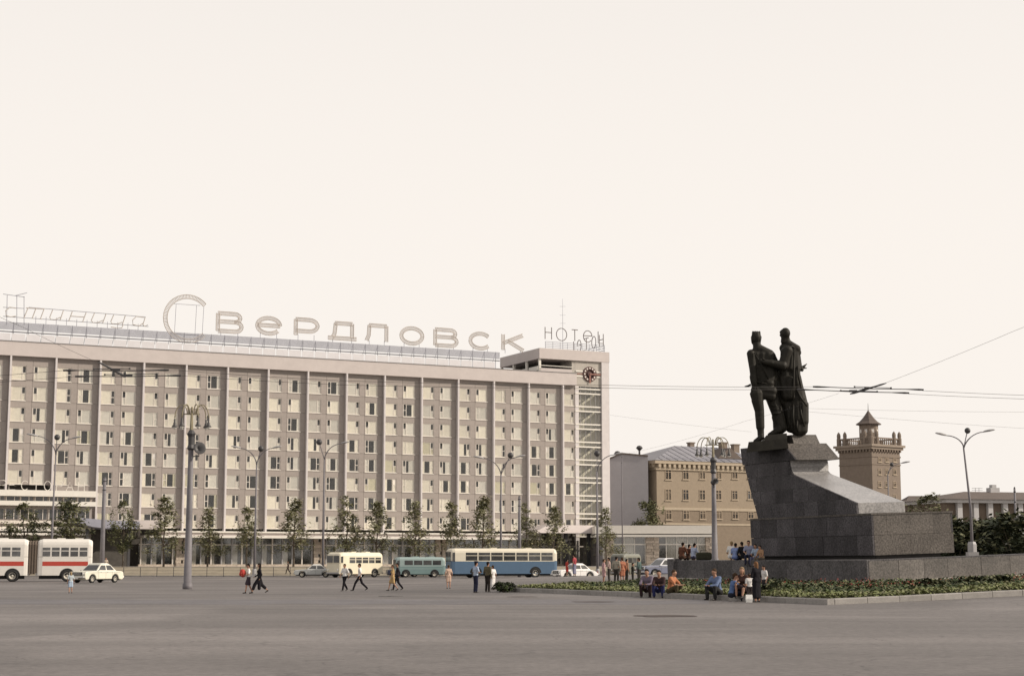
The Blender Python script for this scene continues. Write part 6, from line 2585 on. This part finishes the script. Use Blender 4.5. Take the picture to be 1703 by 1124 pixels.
near = 'people behind the flower bed'
person(spot(943, 140), RIGHT_ + 0.4, 'stand', 'child in a red dress standing before the small white car', 1.45, (0.40, 0.06, 0.05), 'short', 'dress', (0.40, 0.06, 0.05), DARKH, False, None, True, group=near)
person(spot(955.5, 140), LEFT_ - 0.6, 'stand', 'woman in red top and grey blue skirt beside the child in red', 1.85, (0.30, 0.06, 0.07), 'short', 'long_skirt', (0.17, 0.17, 0.23), DARKH, False, None, True, group=near)
crowd = [(1004, 105, (0.42, 0.27, 0.27), 'stand', 1.55, True, 'woman in faded pink at the left end of the crowd beyond the flower bed', 0.2),
         (1013, 107, (0.30, 0.22, 0.20), 'folded', 1.6, False, 'man in dusty rose shirt second in the crowd beyond the flower bed', 2.9),
         (1025, 103, (0.30, 0.27, 0.22), 'stand', 1.7, False, 'man in a grey beige coat in the middle of the crowd beyond the bed', 1.2),
         (1035, 104, (0.38, 0.16, 0.10), 'bentarm', 1.62, True, 'woman in orange red in the middle of the crowd beyond the bed', 1.9),
         (1042, 106, (0.32, 0.16, 0.10), 'stand', 1.5, False, 'person in rust brown beside the orange red woman', 0.4),
         (1052, 102, (0.03, 0.03, 0.025), 'folded', 1.3, False, 'short person in black leaning in the crowd by the dark blue car', 0.1),
         (1063, 103, (0.08, 0.115, 0.11), 'bentarm', 1.58, False, 'man in dark teal shirt at the right end of the crowd beyond the bed', 2.6)]
for px, Y, c_, ps, h, wm, lab, yw in crowd:
    person(spot(px, Y), yw, ps, lab, h, c_, 'long', 'dress' if wm else 'trousers', c_ if wm else (0.05, 0.045, 0.04), DARKH if not wm else BROWNH, False, None, wm, group=near)
tp2 = at(479, 955, 203)
person((tp2.x, 203, 0.3), LEFT_, 'walk', 'dim figure in dark brown walking along the dry bank left of the grey car', 1.6, (0.09, 0.07, 0.06), 'long', 'trousers', (0.05, 0.04, 0.035), DARKH, group=walkers)
tp2 = at(176, 940, 205)
person((tp2.x, 205, 0.6), TOWARD, 'stand', 'person in a pale blouse near the dark entrance porch behind the saloon car', 1.7, (0.50, 0.42, 0.34), 'short', 'skirt', (0.12, 0.10, 0.09), DARKH, False, None, True, group=walkers)

# on the platform wall
plw = 'people on the platform wall'


def on_wall(px, back=0.25):
    """point on top of the left platform wall on the sight line px"""
    best = None
    for k in range(400):
        y = PY0 + (PY1 - PY0) * k / 400
        p = ML(PX0 + back, y)
        sx = CX + F * p.x / (p.y * cP + (1.86 - HC) * sP)
        if best is None or abs(sx - px) < best[0]:
            best = (abs(sx - px), p, y)
    p = best[1]
    z = PZ1 + TILT * (PX0 + back)
    return Vector((p.x, p.y, z))


def wall_person(px, yaw, pose, label, dz=0.0, back=0.3, **kw):
    p = on_wall(px, back)
    return person((p.x, p.y, p.z + dz), yaw, pose, label, group=plw, **kw)


UA = math.atan2(MU.y, MU.x)
wall_person(1127, RIGHT_ + 0.8, 'ledge', 'person in brown jacket sitting on the end of the platform wall, left of two', 0.08, 0.3, top=(0.11, 0.05, 0.032), sleeve='long', bcol=(0.06, 0.035, 0.025), H=1.85, bulk=1.1)
wall_person(1135, RIGHT_ + 0.5, 'ledge', 'person in dark brown sitting on the platform wall, right of the brown jacketed pair', 0.06, 0.7, top=(0.085, 0.042, 0.03), sleeve='long', bcol=(0.06, 0.04, 0.03), H=1.65)
wall_person(1153, RIGHT_ + 0.6, 'ledge', 'person in light blue shirt sitting alone on the platform wall', 0.08, 0.4, top=(0.34, 0.38, 0.50), sleeve='long', bcol=(0.05, 0.05, 0.08), H=1.72)
p = on_wall(1171, 0.6)
t = thing('travel_bag', 'dark green travel bag lying on the platform wall beside the light blue shirt', 'bag', (p.x, p.y, p.z + 0.005))
m_ = MB()
m_.box(-0.45, 0.45, -0.18, 0.18, 0.0, 0.44)
bevel(m_.build('bag_body', cloth((0.045, 0.045, 0.03)), t), 0.12, 3)
m_ = MB()
m_.tube([(-0.2, 0, 0.42), (-0.17, 0, 0.56), (0.17, 0, 0.56), (0.2, 0, 0.42)], 0.018, 5)
m_.build('handle', 'shoe', t)
wall_person(1216, RIGHT_ + 1.2, 'ledge', 'fair haired person in white sitting on the platform wall by the pedestal', 0.10, 0.5, top=WHITE_C, sleeve='short', bottom='dress', bcol=WHITE_C, hair=FAIRH, woman=True, H=1.8)
wall_person(1222, RIGHT_ + 1.0, 'ledge', 'person in blue shirt sitting on the wall in front of the one in white', 0.05, 0.2, top=(0.19, 0.24, 0.42), sleeve='short', bcol=(0.12, 0.16, 0.32), H=1.7)
wall_person(1236, RIGHT_ + 2.0, 'ledge', 'person in black with dark hair sitting on the wall in the middle of the group', 0.08, 0.5, top=BLACK, sleeve='long', bcol=BLACK, H=1.75)
wall_person(1246, LEFT_ + 1.2, 'ledge', 'person in grey blue shirt leaning on the wall above the standing woman in black', 0.12, 0.2, top=(0.24, 0.25, 0.34), sleeve='short', bcol=NAVY, H=1.8)
wall_person(1258, LEFT_ + 0.8, 'ledge', 'person in pale blue shirt sitting on the wall right of the grey blue shirt', 0.0, 0.4, top=(0.30, 0.36, 0.46), sleeve='short', bcol=(0.10, 0.10, 0.16), H=1.65)
wall_person(1267, LEFT_ + 0.5, 'ledge', 'person in tan clothes at the right end of the wall group', -0.02, 0.4, top=(0.33, 0.20, 0.12), sleeve='short', bcol=(0.12, 0.10, 0.08), H=1.55)

# seated along the kerb
kg = 'people sitting on the flower bed kerb'
KD = math.atan2(-MV.y, -MV.x)       # facing out from the kerb


def kerb_seat(px, dx=0.22):
    best = None
    for k in range(600):
        y = KY0 + (KY1 - KY0) * k / 600
        p = ML(KX0 + dx, y)
        sx = CX + F * p.x / (p.y * cP)
        if best is None or abs(sx - px) < best[0]:
            best = (abs(sx - px), p)
    p = best[1]
    return Vector((p.x, p.y, gz(p.x, p.y)))


def kerb_person(px, label, pose='kerb', yaw=0.0, H=1.75, dx=0.12, dz=0.0, **kw):
    p = kerb_seat(px, dx)
    return person((p.x, p.y, p.z + dz), KD + yaw, pose, label, H, group=kg, **kw)


kerb_person(1078, 'man in checked purple grey shirt sitting on the kerb, left of the left trio', 'kerb', 0.8, 2.02, bulk=1.12, top=(0.16, 0.13, 0.17), sleeve='long', bcol=(0.035, 0.022, 0.022), hair=DARKH)
kerb_person(1097, 'person in dark top and blue trousers sitting in the middle of the left trio', 'kerb', 0.9, 1.95, bulk=1.12, top=(0.05, 0.03, 0.03), sleeve='long', bcol=(0.03, 0.034, 0.10), hair=DARKH)
kerb_person(1113, 'person in orange shirt sitting on the kerb, right of the left trio', 'kerb', 2.2, 1.98, bulk=1.12, top=(0.38, 0.16, 0.085), sleeve='short', bcol=(0.06, 0.05, 0.03), hair=BROWNH)
kerb_person(1194, 'man in blue long sleeved shirt and glasses sitting upright on the kerb', 'kerb', 0.3, 2.08, bulk=1.12, top=(0.13, 0.17, 0.28), sleeve='long', bcol=(0.03, 0.03, 0.03), hair=BROWNH)
q = kerb_seat(1215, -0.35)
person((q.x, q.y, q.z - 0.06), KD + 2.9, 'kerb_back', 'person in bright blue shirt crouching with back turned in the right kerb group', 1.95, (0.09, 0.14, 0.28), 'long', 'trousers', (0.02, 0.022, 0.035), BROWNH, group=kg)
kerb_person(1236, 'woman in a dark sleeveless dress sitting in the right kerb group', 'kerb_back', 0.7, 2.05, 0.2, 0.12, top=(0.06, 0.035, 0.03), sleeve='none', bottom='skirt', bcol=(0.03, 0.022, 0.025), hair=(0.20, 0.14, 0.09), woman=True, long_hair=True)
q = G(1259, 1001.5)
person((q.x, q.y, q.z), math.pi * 0.72, 'folded', 'tall woman in a long black dress with brown hair standing at the kerb', 1.66, BLACK, 'long', 'long_skirt', BLACK, (0.16, 0.085, 0.045), True, None, True, group=kg, bulk=1.25)
q = G(1247, 1000.5)
person((q.x, q.y, q.z), math.pi * 0.55, 'stand', 'child in a white shirt standing between the seated group and the woman in black', 1.15, WHITE_C, 'short', 'trousers', (0.05, 0.04, 0.04), BROWNH, group=kg)
q = kerb_seat(1271, 1.6)
person((q.x, q.y, bed_z(KX0 + 1.6, -10) - 0.05), LEFT_ + 0.4, 'stand', 'person in white top half hidden behind the woman in black', 1.35, (0.55, 0.53, 0.52), 'short', 'trousers', (0.05, 0.045, 0.05), DARKH, group=kg)
q = G(1245, 1001.8)
t = thing('shopping_bag', 'white shopping bag standing on the asphalt at the feet of the woman in black', 'bag', (q.x, q.y - 0.15, q.z))
m_ = MB()
m_.loft([[(-0.12, -0.07, 0), (0.12, -0.07, 0), (0.12, 0.07, 0), (-0.12, 0.07, 0)], [(-0.14, -0.08, 0.15), (0.14, -0.08, 0.15), (0.14, 0.08, 0.15), (-0.14, 0.08, 0.15)], [(-0.13, -0.02, 0.33), (0.13, -0.02, 0.33), (0.13, 0.02, 0.33), (-0.13, 0.02, 0.33)]])
m_.build('bag_body', cloth((0.70, 0.69, 0.66)), t)
m_ = MB()
m_.tube([(-0.07, 0, 0.32), (-0.05, 0, 0.46), (0.05, 0, 0.46), (0.07, 0, 0.32)], 0.008, 5)
m_.build('handle', 'shoe', t)

# ------------------------------------------------------------------ bronze group: soldier and older worker
SYD = 92.3
c0 = at(1290, 733, SYD)
st = thing('bronze_statue', 'dark bronze group of a young soldier and a long coated worker on the pedestal', 'statue', (c0.x, SYD, c0.z))
UN = (at(1300, 650, SYD) - at(1299, 650, SYD)).x


def S(x, y, d=0.0):
    """figure coordinates measured on the enlarged view (5.354 px per px, origin 1230,530); d = depth in metres away from the viewer"""
    return at(1230 + x / 5.354, 530 + y / 5.354, SYD + d) - Vector((c0.x, SYD, c0.z))


def cap_(b, x0, y0, r0, x1, y1, r1, d0=0.0, d1=None):
    k = UN / 5.354 * 1.08
    b.capsule(S(x0, y0, d0), r0 * k, S(x1, y1, d0 if d1 is None else d1), r1 * k, 10)


b = MB()   # soldier, back turned to the viewer
k_ = UN / 5.354
b.ell(S(148, 168, 0), (46 * k_, 50 * k_, 50 * k_), 14)
for dx in (-30, -10, 10, 30):                               # padded ridges of the tank helmet
    cap_(b, 148 + dx, 128, 11, 148 + dx * 1.1, 190, 11, -0.24 + abs(dx) * 0.003)
    cap_(b, 148 + dx, 122, 11, 148 + dx, 118, 10, 0.05)
cap_(b, 112, 165, 14, 116, 215, 12, 0.0)
cap_(b, 184, 165, 14, 178, 212, 12, 0.0)
b.ell(S(146, 200, 0.15), (30 * k_, 34 * k_, 34 * k_), 12)
cap_(b, 130, 212, 20, 140, 232, 24, 0.2)
cap_(b, 150, 205, 33, 158, 262, 42)
cap_(b, 105, 310, 38, 262, 318, 36)
cap_(b, 150, 285, 36, 225, 300, 40)
cap_(b, 165, 262, 40, 265, 312, 40)
cap_(b, 262, 345, 62, 262, 530, 58, 0.1)
cap_(b, 300, 420, 52, 296, 600, 54, 0.35)
for x0 in (148, 198, 248):
    cap_(b, x0, 335, 58, 205 + (x0 - 195) * 0.55, 520, 46, 0.05)
cap_(b, 200, 440, 58, 228, 540, 54, 0.0)
cap_(b, 205, 560, 44, 262, 575, 46)                       # belt
cap_(b, 190, 620, 46, 285, 645, 50)                       # skirt of the tunic
cap_(b, 185, 670, 40, 280, 690, 46)
cap_(b, 150, 640, 50, 180, 690, 42)
cap_(b, 100, 315, 37, 118, 440, 33, -0.15)                # left arm of the picture
cap_(b, 118, 440, 33, 132, 580, 29, -0.2)
cap_(b, 122, 520, 34, 128, 560, 32, -0.2)
cap_(b, 130, 580, 24, 128, 628, 22, -0.2)
cap_(b, 285, 330, 36, 330, 420, 34, 0.7)                  # other arm round the worker
cap_(b, 330, 420, 34, 400, 470, 28, 1.0)
cap_(b, 152, 680, 60, 178, 820, 40, -0.05)                # straight leg
cap_(b, 160, 740, 54, 180, 850, 36, -0.05)
cap_(b, 178, 850, 43, 184, 960, 38, -0.05)
cap_(b, 186, 960, 32, 190, 1050, 30, -0.05)
cap_(b, 192, 1058, 27, 140, 1092, 20, -0.2)
cap_(b, 285, 690, 62, 330, 830, 50, 0.3)                  # striding leg in loose trouser and boot
cap_(b, 320, 780, 54, 352, 880, 50, 0.35)
cap_(b, 345, 880, 58, 368, 960, 58, 0.4)
cap_(b, 330, 930, 36, 330, 975, 32, 0.4)
cap_(b, 368, 960, 56, 350, 1005, 36, 0.4)
cap_(b, 345, 990, 32, 270, 1035, 22, 0.2)
ex = MB()
# fingers of the hanging hand, pointing down and a pistol muzzle behind it
for j in range(4):
    ex.tube([S(112 + j * 12, 628, -0.22), S(108 + j * 12, 652, -0.25), S(112 + j * 10, 672 - abs(j - 1.5) * 4, -0.2)], [7 * k_, 6.5 * k_, 4.5 * k_], 6)
ex.tube([S(148, 600, -0.25), S(160, 625, -0.3), S(152, 645, -0.3)], [7.5 * k_, 7 * k_, 5 * k_], 6)
ex.tube([S(100, 588, 0.0), S(75, 598, 0.0), S(45, 603, 0.0)], [13 * k_, 9 * k_, 5 * k_], 6)
ex.tube([S(165 + 14 * i, 563 + i * 3, -0.35 + 0.02 * i) for i in range(9)], 7 * k_, 6)       # belt strap
ex.tube([S(130, 300, -0.38), S(190, 400, -0.50), S(258, 540, -0.42)], 6 * k_, 6)             # shoulder strap
for (xa, ya, xb, yb) in ((275, 770, 350, 762), (285, 800, 368, 792), (292, 835, 385, 824)):
    ex.tube([S(xa, ya, 0.0), S((xa + xb) / 2, ya + 8, -0.08), S(xb, yb, 0.1)], 6 * k_, 6)     # gaiter wrinkles
sold = organic('soldier_figure', b, 'bronze', st, 0.045, 3, ex, [])
b = MB()   # worker with beard and long open coat
b.ell(S(408, 130, 0.2), (45 * k_, 46 * k_, 52 * k_), 14)
cap_(b, 395, 175, 30, 386, 205, 20, 0.2)
cap_(b, 372, 140, 12, 362, 148, 9, 0.2)
cap_(b, 370, 112, 12, 362, 122, 9, 0.2)
cap_(b, 416, 175, 30, 432, 240, 36, 0.3)
cap_(b, 505, 262, 32, 520, 300, 30, 0.35)
cap_(b, 395, 262, 40, 490, 262, 38, 0.3)
cap_(b, 420, 300, 56, 440, 430, 62, 0.3)
cap_(b, 480, 290, 54, 484, 430, 62, 0.4)
cap_(b, 400, 430, 58, 410, 560, 66, 0.35)
cap_(b, 470, 430, 58, 480, 560, 62, 0.4)
cap_(b, 395, 540, 58, 420, 680, 54, 0.3)
cap_(b, 445, 560, 50, 452, 690, 34, 0.1)
cap_(b, 490, 540, 62, 520, 700, 68, 0.5)
cap_(b, 530, 660, 56, 560, 770, 50, 0.5)
cap_(b, 420, 690, 56, 440, 830, 52, 0.6)
cap_(b, 500, 720, 64, 510, 880, 66, 0.5)
cap_(b, 550, 780, 66, 552, 900, 64, 0.5)
cap_(b, 445, 830, 52, 455, 968, 46, 0.55)
cap_(b, 425, 215, 34, 505, 268, 38, 0.3)
cap_(b, 410, 760, 44, 430, 900, 40, 0.65)
cap_(b, 505, 880, 62, 515, 985, 58, 0.5)
cap_(b, 552, 900, 62, 550, 982, 58, 0.55)
cap_(b, 485, 270, 44, 505, 330, 36, 0.6)
cap_(b, 410, 300, 48, 400, 410, 42, -0.25)                # arm bent across to the soldier
cap_(b, 425, 290, 48, 380, 420, 40, -0.3)
cap_(b, 380, 418, 38, 280, 395, 32, -0.45)
cap_(b, 280, 395, 30, 225, 385, 26, -0.5)
cap_(b, 222, 385, 22, 195, 378, 17, -0.5)
cap_(b, 352, 420, 50, 345, 600, 58, 0.5)
cap_(b, 345, 590, 54, 390, 730, 52, 0.6)
cap_(b, 470, 300, 66, 470, 560, 74, 0.45)
cap_(b, 500, 300, 40, 520, 420, 36, 0.9)                  # far arm held out
cap_(b, 520, 420, 34, 548, 448, 22, 1.3)
ex = MB()
for j, (xx, yy) in enumerate(((600, 402), (590, 415), (585, 428), (598, 440))):
    ex.tube([S(545, 440 + (j - 1.5) * 5, 1.3), S(568, 428 + (j - 1) * 6, 1.35), S(xx, yy, 1.35)], [9 * k_, 8 * k_, 4.5 * k_], 6)
ex.tube([S(545, 455, 1.3), S(560, 466, 1.25), S(570, 455, 1.25)], [9 * k_, 7 * k_, 5 * k_], 6)
for j in range(4):
    ex.tube([S(200, 368 + j * 9, -0.5), S(180, 364 + j * 10, -0.55), S(168, 366 + j * 9, -0.48)], [7 * k_, 6.5 * k_, 4.5 * k_], 6)
ex.tube([S(222, 366, -0.6), S(205, 352, -0.62), S(192, 350, -0.6)], [7 * k_, 6 * k_, 4.5 * k_], 6)
# coat edges and hanging folds
ex.tube([S(488, 300, -0.05), S(484, 450, -0.18), S(480, 600, -0.22), S(476, 716, -0.2)], [7 * k_, 9 * k_, 10 * k_, 6 * k_], 6)
for (xs, y0, xe, y1, d_) in ((520, 420, 548, 620, 0.0), (505, 620, 600, 780, -0.05), (535, 740, 578, 960, 0.0), (480, 760, 488, 985, -0.05), (440, 780, 452, 980, 0.1), (515, 900, 520, 1005, -0.02)):
    ex.tube([S(xs, y0, d_), S((xs + xe) / 2 - 8, (y0 + y1) / 2, d_ - 0.03), S(xe, y1, d_)], [6 * k_, 10 * k_, 8 * k_], 6)
ex.tube([S(600, 765, 0.4), S(612, 795, 0.4)], [12 * k_, 4 * k_], 6)
ex.tube([S(400, 250, -0.05), S(430, 262, -0.1), S(470, 245, 0.0), S(490, 262, 0.1)], 9 * k_, 6)   # collar
organic('worker_figure', b, 'bronze', st, 0.045, 3, ex, [])
b = MB()   # rough stepped bronze ground under their feet
b.loft([[S(62, 1190, -0.9), S(436, 1150, -0.9), S(436, 1150, 2.0), S(62, 1190, 2.0)], [S(80, 1096, -0.85), S(420, 1066, -0.85), S(420, 1066, 1.9), S(80, 1096, 1.9)]])
b.loft([[S(196, 1085, -0.6), S(426, 1070, -0.6), S(426, 1070, 1.9), S(196, 1085, 1.9)], [S(240, 1036, -0.5), S(420, 1018, -0.5), S(420, 1018, 1.8), S(240, 1036, 1.8)]])
fixnormals(b.build('bronze_ground', 'bronze', st).data)
settle()
